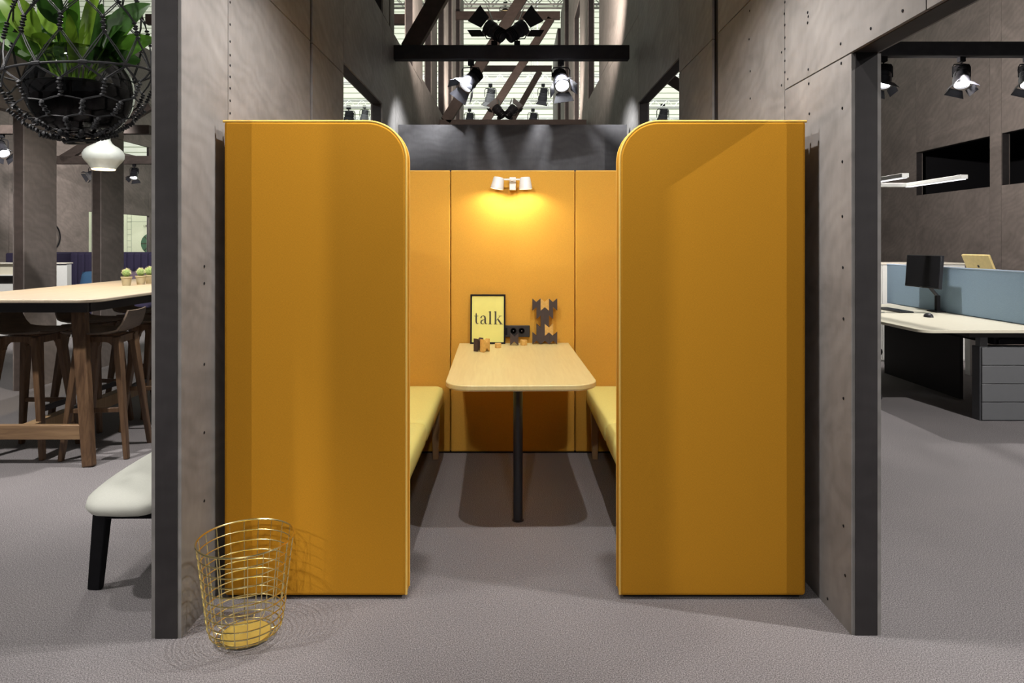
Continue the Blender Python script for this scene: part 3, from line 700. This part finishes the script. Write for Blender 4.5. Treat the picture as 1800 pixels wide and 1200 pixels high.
# stools
def make_stool():
    s = local('bar_stool', '', 'stool', 'bar stools under the bar table')
    prof = [(-.20, .812), (-.17, .803), (-.08, .798), (.04, .797), (.10, .803), (.145, .825), (.172, .862), (.192, .915), (.203, .955)]
    th = .011; m = MB(); nx = 6; rowsv = []
    for side in (0, 1):
        for i, (u, z_) in enumerate(prof):
            a = prof[max(i-1, 0)]; b = prof[min(i+1, len(prof)-1)]
            dx, dz = b[0]-a[0], b[1]-a[1]; d = math.hypot(dx, dz); nx_, nz_ = -dz/d, dx/d
            wv = .20 if i < 4 else .20-.012*(i-3)
            for k in range(nx+1):
                t = -1+2*k/nx; cur = .016*t*t
                m.v.append(Vector((u+nx_*(side*th+cur*.6), t*wv, z_+nz_*(side*th)+cur*(1 if i < 5 else .3))))
    n = len(prof); q = nx+1
    for i in range(n-1):
        for k in range(nx):
            a = i*q+k; m.f.append((a, a+1, a+q+1, a+q)); b = n*q+a; m.f.append((b, b+q, b+q+1, b+1))
    for i in range(n-1):
        for k in (0, nx):
            a = i*q+k; b = n*q+a; m.f.append((a, a+q, b+q, b))
    for k in range(nx):
        for i in (0, n-1):
            a = i*q+k; b = n*q+a; m.f.append((a, b, b+1, a+1))
    m.build('seat_shell', M['shell'], s, smooth=True, angle=50)
    for sx in (-1, 1):
        for sy in (-1, 1):
            MB().bar((sx*.115, sy*.115, .785), (sx*.20, sy*.185, 0), .072, .045, .036, .030, side=(0, 1, 0)).build('leg', M['walnut'], s, bevel=.006)
    ap = MB()
    for sy in (-1, 1):
        pts = [(-.14, .792), (-.14, .66)]
        pts += [(-.095+.045*(1-math.cos(a))*1.2, .70+.055*math.sin(a)) for a in [PI/2*k/5 for k in range(6)]]
        pts += [(.095-.045*(1-math.cos(a))*1.2, .70+.055*math.sin(a)) for a in [PI/2*k/5 for k in range(5, -1, -1)]]
        pts += [(.14, .66), (.14, .792)]
        ap.prism(pts, lambda u, v, w_: (u, w_, v), sy*.115-.018, sy*.115+.018)
    ap.box(-.13, -.10, -.11, .11, .745, .790).box(.10, .13, -.11, .11, .745, .790)
    ap.build('seat_frame', M['walnut'], s)
    MB().box(-.175, -.150, -.15, .15, .30, .335).build('footrest', M['dark'], s, bevel=.003)
    MB().box(-.15, .15, -.165, -.145, .30, .33).build('stretcher', M['walnut'], s, bevel=.003)
    return s
st0 = make_stool()
stools = [(-3.24, 4.60, PI, 'bar stool nearest the viewer on the left side, back edge facing left'), (-2.73, 4.60, 0, 'bar stool just behind the near right table leg, its back to the viewer right'),
          (-3.24, 5.25, PI, 'second bar stool on the left side, partly behind the near right table leg'), (-2.73, 5.28, 0, 'bar stool half hidden by the door post'),
          (-3.24, 5.95, PI, 'third bar stool on the left side, below the cacti')]
for i, (x, y, rz, lab) in enumerate(stools):
    o = st0 if i == 0 else copy_tree(st0); place(o, (x, y, 0), rz+(0, .12, -.08, .1, .05)[i], label=lab)

# cacti
def cactus(px, Y, label, sz=1):
    x, zb = X(px, Y), 1.0525
    c = thing('potted_cactus', (x, Y, zb), label, 'plant', 'small cacti on the bar table')
    MB().lathe([(.030, 0), (.040, .062), (.044, .064), (.044, .074), (.038, .074), (.036, .062), (0, .060)], 20, c=(x, Y, zb)).build('pot', M['pot'], c, smooth=True)
    m = MB(); r0 = .033*sz; seg = 24; lay = 8
    cz = zb+.074+r0*.85
    for i in range(lay+1):
        ph = -PI/2+PI*i/lay
        for k in range(seg):
            a = 2*PI*k/seg; r = r0*math.cos(ph)*(1 if k % 2 else .88)
            m.v.append(Vector((x+r*math.cos(a), Y+r*math.sin(a), cz+r0*.95*math.sin(ph))))
    for i in range(lay):
        for k in range(seg): l = (k+1) % seg; m.f.append((i*seg+k, i*seg+l, (i+1)*seg+l, (i+1)*seg+k))
    m.build('cactus_body', M['cactus'], c)
    m = MB()
    for i in range(170):
        a = random.uniform(0, 2*PI); ph = random.uniform(-.2, PI/2)
        d = Vector((math.cos(a)*math.cos(ph), math.sin(a)*math.cos(ph), math.sin(ph))); p = Vector((x, Y, cz))+d*r0*.95
        e = p+(d+Vector((random.uniform(-.5, .5), random.uniform(-.5, .5), random.uniform(-.3, .5))))*.011
        t = d.orthogonal().normalized()*.0009
        m.add([p-t, p+t, e], [(0, 1, 2)])
    o = m.build('spines', M['spine'], c); o['kind'] = 'stuff'
cactus(222.5, 5.66, 'leftmost of the three potted cacti on the bar table')
cactus(247.5, 5.82, 'middle one of the three potted cacti on the bar table')
cactus(263, 5.96, 'potted cactus nearest the door post on the bar table', 1.15)

# pendant lamp over the bar table
Yp = 5.55; xp = X(182, Yp)
pd = thing('pendant_lamp', (xp, Yp, Z(297, Yp)), 'white onion shaped ceramic pendant lamp below the hanging planter', 'lamp')
zb = Z(297, Yp); k = 1/216.2
prof = [(19, 0), (20.5, 3), (24, 8), (29, 14), (32.3, 19), (32.7, 26), (30, 32), (24, 38), (17, 42), (13, 46), (11, 50), (10, 55), (9, 57), (0, 58)]
MB().lathe([(r*k, z_*k) for r, z_ in prof], 40, c=(xp, Yp, zb)).build('lamp_shade', M['ceramic'], pd, smooth=True, angle=60)
MB().lathe([(0, -.5*k), (17.5*k, -.5*k), (18.5*k, .5*k), (18.5*k, 2*k)], 32, c=(xp, Yp, zb-.006)).build('bulb', M['lensw'], pd)
MB().tube([(xp, Yp, zb+56*k), (xp, Yp, 3.95)], .003, 6).build('cord', M['blackm'], pd)
spot('pendant_light', (xp, Yp, zb-.03), (xp, Yp, 0), 40, 130, .6, .04, (1, .75, .45))

# ------------------------------------------------------------------ hanging planter
Yc = 2.62; xc = X(141, Yc); zr = Z(131, Yc)
ring_r = .252; al, be = .09, .09
def RP(a, r, dz=0, tilt=1):     # point of the net: angle, radius, height under the ring
    dx, dy = r*math.cos(a), r*math.sin(a)
    return Vector((xc+dx, Yc+dy, zr+dz+tilt*(al*dx+be*dy)))
pn = thing('macrame_hanger', (xc, Yc, zr), 'dark grey knotted macrame plant hanger with a ring, at upper left', 'plant hanger')
MB().tube([RP(2*PI*k/64, ring_r) for k in range(64)], .0045, 8, closed=True).build('hoop', M['cord'], pn, smooth=True)
NK = 11
off = -PI/2+.02
rws = [(-.0, .252, 0), (-.085, .236, .5), (-.155, .205, 0), (-.205, .155, .5), (-.238, .10, 0), (-.252, .045, .5)]
ups = [(.0, .252, 0), (.145, .232, .5), (.27, .205, 0), (.42, .16, .5), (.75, .05, 0)]
kn = MB()
for i in range(6):
    zz = -.028+i*.0112
    kn.lathe([(0, zz-.006), (.006, zz-.004), (.0095, zz), (.006, zz+.004), (0, zz+.006)], 7, c=((.002 if i % 2 else -.002), 0, 0))
kn0 = None
def put_knot(p, d, s_=1.0):
    global kn0
    if kn0 is None: kn0 = o = kn.build('knot', M['cord'], pn, org=(0, 0, 0), smooth=True)
    else: o = kn0.copy(); COL.objects.link(o)
    o.parent = pn; o.location = Vector(p)-Vector(pn['_org']); o.rotation_euler = Vector(d).to_track_quat('Z', 'Y').to_euler(); o.scale = (s_, s_, s_)
def levels(lv, nm):
    for li in range(len(lv)-1):
        (z1, r1, o1), (z2, r2, o2) = lv[li], lv[li+1]
        m = MB(); kl = .030
        t1 = 1-abs(z1)/.8; t2 = 1-abs(z2)/.8
        for k in range(NK):
            a = off+2*PI*(k+o1)/NK
            p = RP(a, r1, z1, max(0, t1))
            sg = -1 if z2 < z1 else 1
            nrm = (RP(a, r2, z2, max(0, t2))-p).normalized()
            pe = p+nrm*(kl if li else .006)
            for da in (-.5, .5):
                a2 = off+2*PI*(k+o1+da)/NK
                q = RP(a2, r2, z2, max(0, t2)); q2 = q-nrm*kl
                tv = Vector((-math.sin((a+a2)/2), math.cos((a+a2)/2), 0))*.0045
                for sd in (-1, 1):
                    mid = (pe+q2)/2+Vector((math.cos(a), math.sin(a), 0))*.004
                    m.tube([pe+tv*sd*.6, mid+tv*sd, q2+tv*sd*.6], .0022, 5)
            if li: put_knot(p, nrm)
        m.build(nm, M['cord'], pn, smooth=True)
levels(rws, 'net_cord'); levels(ups, 'net_cord')
for k in range(NK): 
    a = off+2*PI*k/NK
    MB().tube([RP(a-.055+.11*j/10, ring_r) for j in range(11)], .0075, 6).build('ring_wrap', M['cord'], pn, smooth=True)
MB().tube([RP(0, 0, .75, 0), RP(0, 0, 1.86, 0)], .008, 6).build('hanging_cord', M['cord'], pn)
bm_ = MB().tube([RP(2*PI*k/24, .05, -.258) for k in range(24)], .006, 6, closed=True).tube([RP(0, 0, -.262), RP(0, 0, -.25)], .02, 8); bm_.build('bottom_knot', M['cord'], pn, smooth=True)
# glass bowl
R0 = .185; zc = zr-.063
gb = thing('glass_bowl', (xc, Yc, zc-R0), 'round clear glass bowl of dark soil held in the macrame hanger', 'bowl')
pr_ = []
for k in range(19):
    ph = -PI/2+(PI/2+.92)*k/18; pr_.append((R0*math.cos(ph), R0*math.sin(ph)))
pr_ += [(R0*math.cos(.92)+.006, R0*math.sin(.92)+.006)]
MB().lathe([(max(r, 0), z_) for r, z_ in pr_], 48, c=(xc, Yc, zc)).build('glass', M['glass'], gb, smooth=True, angle=80)
sp = []
for k in range(13):
    ph = -PI/2+(PI/2+.02)*k/12; sp.append(((R0-.006)*math.cos(ph), (R0-.006)*math.sin(ph)))
sp += [(.15, .018), (.10, .030), (0, .035)]
MB().lathe([(max(r, 0), z_) for r, z_ in sp], 40, c=(xc, Yc, zc)).build('soil', M['soil'], gb, smooth=True)
# plant
pl = thing('leafy_plant', (xc, Yc, zc+.03), 'green broad leaved plant growing out of the hanging glass bowl', 'plant')
def leaf(px, py, dy, length, width, mat, bpx=138, roll=0, curl=.25):
    base = Vector((X(bpx, Yc), Yc+random.uniform(-.04, .04), zc+.03))
    tip = Vector((X(px, Yc), Yc+dy, Z(py, Yc)))
    d = tip-base; Ls = d.length-length
    dn = d.normalized(); bend = Vector((0, 0, 1))*(d.length*.10)
    def pos(t): return base+d*t+bend*math.sin(PI*t)
    t0 = max(.1, Ls/d.length)
    pts = [pos(t0*i/8) for i in range(9)]
    lf = MB(); n = 12; q = 7
    view = Vector((-.5, -1, .1)).normalized()
    for i in range(n+1):
        u = i/n; t = t0+(1-t0)*u; p = pos(t); tg = (pos(t+.01)-pos(t-.01)).normalized()
        side = tg.cross(view).normalized(); side = Quaternion(tg, roll) @ side; nr = side.cross(tg)
        w_ = width*.5*(math.sin(PI*min(1, u**.75))**.8 if 0 < u < 1 else .02)
        for k in range(q):
            s_ = -1+2*k/(q-1)
            lf.v.append(p+side*(s_*w_)+nr*(abs(s_)*w_*curl)+Vector((0, 0, -1))*(u*u*length*.12))
    for i in range(n):
        for k in range(q-1): a = i*q+k; lf.f.append((a, a+1, a+q+1, a+q))
    o = lf.build('leaf', M[mat], pl, smooth=True, angle=80)
    MB().tube(pts, .0045, 6, r2=.0025).build('stem', M['leafl'], o, smooth=True)
LV = [(118, 10, -.02, .11, .13, 'leaf', 125, .3), (72, 60, -.05, .12, .09, 'leafl', 120, .2), (210, 5, .02, .28, .14, 'leafd', 160, .2), (225, 40, -.04, .2, .12, 'leafd', 165, -.3), (-30, 30, .0, .32, .10, 'leaf', 110, .5), (-20, 60, .05, .3, .07, 'leafd', 110, .3),
      (10, -20, -.05, .3, .10, 'leafl', 110, .7), (60, -30, .05, .26, .09, 'leafl', 120, .4), (130, -60, .0, .4, .06, 'leaf', 132, .2), (160, -60, .05, .42, .05, 'leafl', 142, .9), (190, -40, -.05, .4, .06, 'leafl', 150, .3), (235, -10, .08, .34, .06, 'leaf', 150, .9),
      (100, -30, -.08, .22, .11, 'leafd', 128, .3), (85, 20, .08, .2, .1, 'leaf', 125, .2), (40, 10, .1, .22, .09, 'leafd', 118, .5), (170, 30, .1, .2, .12, 'leafd', 145, .2), (195, 70, .04, .14, .10, 'leafd', 155, .2), (250, 40, .1, .25, .08, 'leaf', 160, .8),
      (65, 95, .05, .10, .08, 'leafl', 115, .3), (150, 20, -.1, .34, .04, 'leafl', 140, 1.0), (145, -20, .1, .3, .09, 'leaf', 138, .1), (30, 60, -.1, .2, .06, 'leaf', 112, .9), (265, -10, 0, .3, .1, 'leafd', 160, .3), (-60, -5, .05, .36, .12, 'leaf', 110, .5),
      (120, 80, .08, .1, .09, 'leafd', 132, .3), (230, 90, .07, .12, .09, 'leafd', 165, .3), (180, -10, .0, .3, .13, 'leafd', 150, .2), (90, 50, 0, .3, .035, 'leaf', 122, .8)]
for t in LV: leaf(*t)

# ------------------------------------------------------------------ left background furniture
wc = thing('white_counter', (X(60, 10.1), 10.1, 0), 'white counter with lit top behind the grey pillar at left', 'counter')
MB().box(X(90, 10.1), X(118, 10.1), 10.1, 10.2, 0, 1.09).build('end_unit', M['white'], wc)
MB().box(-8.85, X(90, 10.1), 10.14, 10.2, 0, .80).build('body', M['white'], wc)
MB().box(-8.85, X(90, 10.1), 10.12, 10.2, .94, 1.10).build('ledge_front', M['deskw'], wc)
MB().box(-8.85, X(90, 10.1), 10.17, 10.2, .80, .94).build('recess', M['dark'], wc)
MB().box(-8.85, X(118, 10.1), 10.08, 10.24, 1.10, 1.118).build('countertop', M['whitew'], wc, bevel=.003)
MB().box(-8.85, X(90, 10.1), 10.08, 10.2, .925, .94).build('shelf_edge', M['white'], wc)
Yso = 11.6
so = thing('high_back_sofa', (-6.9, Yso, 0), 'dark violet blue high backed sofa with vertical channels in the lounge', 'sofa')
xa = X(60, Yso); xb = X(300, Yso)
MB().box(xa, xb, Yso+.06, Yso+.14, .1, Z(443, Yso)).build('back_shell', M['navy'], so, bevel=.02)
x = X(124, Yso)
while x < xb-.12:
    MB().box(x, x+.118, Yso-.02, Yso+.07, .42, Z(445, Yso)).build('back_channel', M['navy'], so, bevel=.03, seg=3); x += .12
MB().box(xa, X(122, Yso), Yso-.66, Yso+.06, .1, Z(443, Yso)-.005).build('side_wing', M['navy'], so, bevel=.02)
MB().box(X(123, Yso), xb, Yso-.72, Yso-.03, .12, .44).build('seat', M['navy'], so, bevel=.04, seg=3)
for x in (xa+.06, xb-.06): MB().box(x-.03, x+.03, Yso-.6, Yso-.54, 0, .12).build('leg', M['blackm'], so)
def cushion(x, y, z_, s_, mat, label, rz=0):
    m = MB(); n = 10
    for sd in (-1, 1):
        for i in range(n+1):
            for j in range(n+1):
                u, v = -1+2*i/n, -1+2*j/n; th = .075*((1-u**4)*(1-v**4))**.6
                m.v.append(Vector((u*s_/2*(1-.06*v*v), sd*th, v*s_/2*(1-.06*u*u))))
    q = n+1
    for i in range(n):
        for j in range(n):
            a = i*q+j; m.f.append((a, a+q, a+q+1, a+1)); b = q*q+a; m.f.append((b, b+1, b+q+1, b+q))
    o = m.build('cushion', mat, org=(0, 0, 0), smooth=True, angle=80); place(o, (x, y, z_), rz, rx=D(-14)); tag(o, label, 'cushion')
cushion(X(166, Yso-.2), Yso-.2, .695, .5, M['cushb'], 'teal blue square cushion on the dark sofa left of the brown pillar')
cushion(X(230, Yso-.2), Yso-.2, .69, .5, M['cushm'], 'mauve crumpled cushion on the dark sofa behind the cacti', .2)
# hoop on lounge wall
m = MB().tube([(-8.96, 13.27+.25*math.cos(2*PI*k/40), 1.53+.25*math.sin(2*PI*k/40)) for k in range(40)], .014, 6, closed=True)
o = m.build('wall_hoop', M['blackm'], org=(-8.96, 13.27, 1.53), smooth=True); tag(o, 'thin black ring on the lounge wall beside the grey pillar', 'ring')
# banner print: disc, spokes, heading and border lines
Yd = 18.0
Rm = Matrix.Translation((X(266, Yd), Yd-.001, Z(428, Yd))) @ Matrix.Rotation(PI/2, 4, 'X')
MB().lathe([(0, 0), (.275, 0), (.275, .003), (0, .003)], 40, mat=Rm).build('disc_print', M['green'], bn)
m = MB(); cx, cz = X(266, Yd), Z(428, Yd)
for a in (D(45), D(-45), D(0)):
    dx, dz = .27*math.cos(a), .27*math.sin(a)
    m.bar((cx-dx, Yd-.006, cz-dz), (cx+dx, Yd-.006, cz+dz), .022, .002, side=(0, 1, 0) if False else (-math.sin(a), 0, math.cos(a)))
m.build('spoke_print', M['ink'], bn)
def txt(s_, size, mat, parent, loc, rot):
    c = bpy.data.curves.new('lettering', 'FONT'); c.body = s_; c.size = size; c.extrude = .002; c.align_x = 'LEFT'
    o = bpy.data.objects.new('lettering', c); COL.objects.link(o)
    dg = bpy.context.evaluated_depsgraph_get(); dg.update()
    me = bpy.data.meshes.new_from_object(o.evaluated_get(dg)); bpy.data.objects.remove(o)
    o = bpy.data.objects.new('lettering', me); COL.objects.link(o); me.materials.clear(); me.materials.append(mat)
    o.parent = parent; o.location = Vector(loc)-Vector(parent['_org']); o.rotation_euler = rot; return o
txt('LIFT', .085, M['ink'], bn, (X(252.5, Yd), Yd-.003, Z(399, Yd)), (PI/2, 0, 0))
m = MB()
for px in (223.5, 231): m.box(X(px, Yd)-.006, X(px, Yd)+.006, Yd-.003, Yd, .4, Z(372, Yd))
for py in (383, 390, 403, 412, 423, 434): m.box(X(223.5, Yd), X(231, Yd), Yd-.003, Yd, Z(py, Yd)-.005, Z(py, Yd)+.005)
m.box(X(223.5, Yd), X(275, Yd), Yd-.003, Yd, Z(389.5, Yd)-.006, Z(389.5, Yd)+.006)
m.build('ruled_line', M['greenl'], bn)

# ------------------------------------------------------------------ office on the right
dk = thing('office_desk', (3.6, 6.2, 0), 'cream topped office desk with grey drawer pedestal in the right room', 'desk')
DX0, DX1, DY0, DY1 = 3.126, 4.085, 5.217, 7.45
MB().prism(rrect(DX0, DX1, DY0, DY1, .09, 6, (1, 0, 0, 0)), XY, .715, .740).build('desktop', M['deskw'], dk, bevel=.003)
MB().box(4.092, 4.14, DY0, DY1, .715, .740).build('cable_flap', M['deskw'], dk, bevel=.002)
MB().box(4.14, 4.9, DY0-.001, 5.5, .715, .740).build('desktop_return', M['deskw'], dk, bevel=.002)
pe_ = MB().box(3.695, 4.75, 5.40, 5.49, 0, .584).build('pedestal', M['grey'], dk)
for i in range(4):
    z_ = .006+i*.1445; MB().box(3.705, 4.745, 5.385, 5.40, z_+.002, z_+.141).build('drawer_front', M['greyl'], pe_, bevel=.002)
MB().box(3.70, 3.76, 5.40, 5.46, .584, .70).build('column', M['greyl'], dk, bevel=.003)
MB().box(3.60, 4.05, 5.38, 5.46, .66, .715).box(3.62, 3.70, 5.46, 7.3, .66, .715).build('crossbeam', M['dark'], dk)
MB().box(3.84, 4.6, 5.42, 6.3, .60, .64).box(3.82, 3.86, 5.42, 6.3, .60, .70).build('cable_tray', M['blackm'], dk)
MB().box(4.03, 4.06, 6.15, 7.4, 0, .70).build('modesty_panel', M['dark'], dk)
MB().box(3.55, 3.62, 7.2, 7.3, 0, .66).build('leg', M['grey'], dk)
sc2 = thing('desk_screen', (4.17, 6.0, .72), 'light blue felt divider screen along the back of the cream desk', 'screen divider')
MB().box(4.15, 4.19, 5.21, 7.57, .742, 1.166).build('felt_panel', M['blue'], sc2, bevel=.006)
MB().box(4.148, 4.192, 5.208, 7.572, 1.163, 1.176).build('edge_trim', M['blueedge'], sc2, bevel=.003)
d2 = thing('second_desk', (4.7, 6.3, 0), 'white desk hidden behind the blue divider screen', 'desk')
d2.name = 'office_desk'
MB().box(4.20, 5.1, 5.52, 7.45, .715, .74).build('desktop', M['white'], d2)
MB().box(4.86, 5.05, 7.25, 7.33, 0, .715).build('leg', M['white'], d2)
MB().box(4.86, 5.05, 5.7, 5.78, 0, .715).build('leg', M['white'], d2)
sb = thing('sideboard', (4.6, 8.1, 0), 'white sideboard closing off the far end of the desks', 'cabinet')
MB().box(3.9, 5.38, 8.12, 8.5, 0, 1.15).build('body', M['white'], sb, bevel=.003)
MB().box(3.89, 5.39, 8.10, 8.51, 1.15, 1.17).build('top', M['whitew'], sb, bevel=.003)
for k in range(3): MB().box(3.905+.49*k, 3.905+.49*k+.485, 8.105, 8.12, .02, 1.145).build('door', M['white'], sb, bevel=.002)
# monitor
mo = thing('monitor', (4.08, 6.65, .74), 'black flat monitor on a swing arm standing on the cream desk', 'monitor')
R = Matrix.Translation((3.99, 6.63, 1.13)) @ Matrix.Rotation(D(4), 4, 'Y')
MB().box(-.012, .02, -.275, .275, -.158, .158, R).build('casing', M['black'], mo, bevel=.004)
MB().box(-.014, -.012, -.265, .265, -.140, .150, R).build('display', M['screen'], mo)
MB().box(-.0145, -.012, -.02, .02, -.153, -.148, R).build('badge', M['steel'], mo)
MB().tube([(4.01, 6.63, 1.10), (4.03, 6.63, 1.0), (4.11, 6.60, .89)], .016, 8).tube([(4.01, 6.63, 1.10), (4.03, 6.63, 1.08)], .03, 8).build('arm', M['black'], mo, smooth=True)
MB().box(4.09, 4.125, 6.58, 6.62, .75, .90).build('post', M['blackm'], mo, bevel=.004)
MB().box(4.05, 4.14, 6.52, 6.68, .7405, .752).build('base', M['blackm'], mo, bevel=.003)
# keyboard and mouse
kb = thing('keyboard', (3.75, 6.72, .7405), 'slim dark keyboard lying on the cream desk', 'keyboard')
MB().box(3.68, 3.815, 6.49, 6.95, .741, .754).build('body', M['black'], kb, bevel=.003)
kk = MB().box(-.0075, .0075, -.0075, .0075, 0, .004); first = None
for i in range(6):
    for j in range(22):
        p_ = Vector((3.695+i*.021, 6.502+j*.0207, .752))-Vector(kb['_org'])
        if first is None: o = first = kk.build('key', M['black'], kb, org=(0, 0, 0))
        else: o = first.copy(); COL.objects.link(o)
        o.parent = kb; o.location = p_
ms = MB()
for i in range(7):
    ph = PI/2*i/6
    for k in range(20):
        a = 2*PI*k/20; ms.v.append(Vector((3.735+.033*math.cos(a)*math.cos(ph)**.7, 6.13+.055*math.sin(a)*math.cos(ph)**.7, .7405+.036*math.sin(ph))))
for i in range(6):
    for k in range(20): l = (k+1) % 20; ms.f.append((i*20+k, i*20+l, (i+1)*20+l, (i+1)*20+k))
ms.f.append(tuple(range(20))[::-1])
mt = thing('mouse', (3.735, 6.13, .7405), 'dark computer mouse in front of the keyboard', 'mouse'); ms.build('body', M['black'], mt, smooth=True, angle=70)
MB().tube([(3.735, 6.105, .768), (3.735, 6.118, .775), (3.735, 6.13, .768)], .004, 8).build('wheel', M['steel'], mt)
# yellow backed monitor
ym = thing('monitor', (4.62, 6.8, .74), 'monitor with a pale yellow back rising behind the blue screen', 'monitor')
R = Matrix.Translation((4.60, 6.79, 1.29)) @ Matrix.Rotation(D(-22), 4, 'Y')
MB().box(-.01, .012, -.20, .20, -.30, 0, R).build('back_cover', M['ymon'], ym, bevel=.006)
MB().box(.012, .016, -.19, .19, -.28, -.01, R).build('display', M['screen'], ym)
MB().lathe([(0, 0), (.014, 0), (.014, .002), (0, .002)], 12, mat=R @ Matrix.Translation((-.011, .0, -.12)) @ Matrix.Rotation(-PI/2, 4, 'Y')).build('badge', M['dark'], ym)
MB().box(4.68, 4.72, 6.75, 6.83, .75, 1.05).box(4.6, 4.8, 6.68, 6.9, .7405, .752).build('stand', M['steel'], ym, bevel=.003)
# luminaire
lu = thing('office_luminaire', (3.46, 6.57, .7405), 'white U shaped office luminaire with long light bars above the desks', 'lamp')
zl = 1.945
for xx, ya, yb in ((3.80, 5.74, 6.58), (3.235, 5.62, 6.58)):
    b_ = MB().box(xx-.03, xx+.03, ya, yb, zl, zl+.035).build('light_bar', M['white'], lu, bevel=.003)
    MB().box(xx-.025, xx+.025, ya+.02, yb-.02, zl-.004, zl).build('diffuser', M['led'], b_)
MB().box(3.20, 3.83, 6.54, 6.60, zl, zl+.035).build('light_bar', M['white'], lu, bevel=.003)
MB().lathe([(.018, .745), (.018, zl)], 16, c=(3.46, 6.57, 0)).build('pole', M['steel'], lu, smooth=True)
MB().box(3.38, 3.54, 6.49, 6.65, .7405, .75).build('base', M['steel'], lu, bevel=.003)
# office chair (mostly behind the post; one castor shows)
oc = thing('office_chair', (2.98, 6.1, 0), 'black office chair hidden behind the right door post, one castor showing', 'chair')
for k in range(5):
    a = 2*PI*k/5+.0
    ex, ey = 2.98+.29*math.cos(a), 6.1+.29*math.sin(a)
    MB().bar((2.98, 6.1, .11), (ex, ey, .075), .04, .03, .03, .02, side=(0, 0, 1)).build('base_arm', M['black'], oc)
    MB().lathe([(.026, -.018), (.03, -.01), (.03, .01), (.026, .018)], 16, mat=Matrix.Translation((ex, ey, .03)) @ Matrix.Rotation(a, 4, 'Z') @ Matrix.Rotation(PI/2, 4, 'X')).build('castor', M['black'], oc, smooth=True)
MB().lathe([(.025, .09), (.025, .43)], 12, c=(2.98, 6.1, 0)).build('gas_lift', M['steel'], oc, smooth=True)
MB().box(2.76, 3.2, 5.88, 6.32, .43, .50).build('seat', M['blackm'], oc, bevel=.03, seg=3)
MB().box(2.74, 2.79, 5.9, 6.3, .55, 1.0).box(2.75, 2.78, 6.07, 6.13, .46, .56).build('backrest', M['blackm'], oc, bevel=.02, seg=3)

# tidy helper properties
for o in bpy.data.objects:
    if '_org' in o: del o['_org']
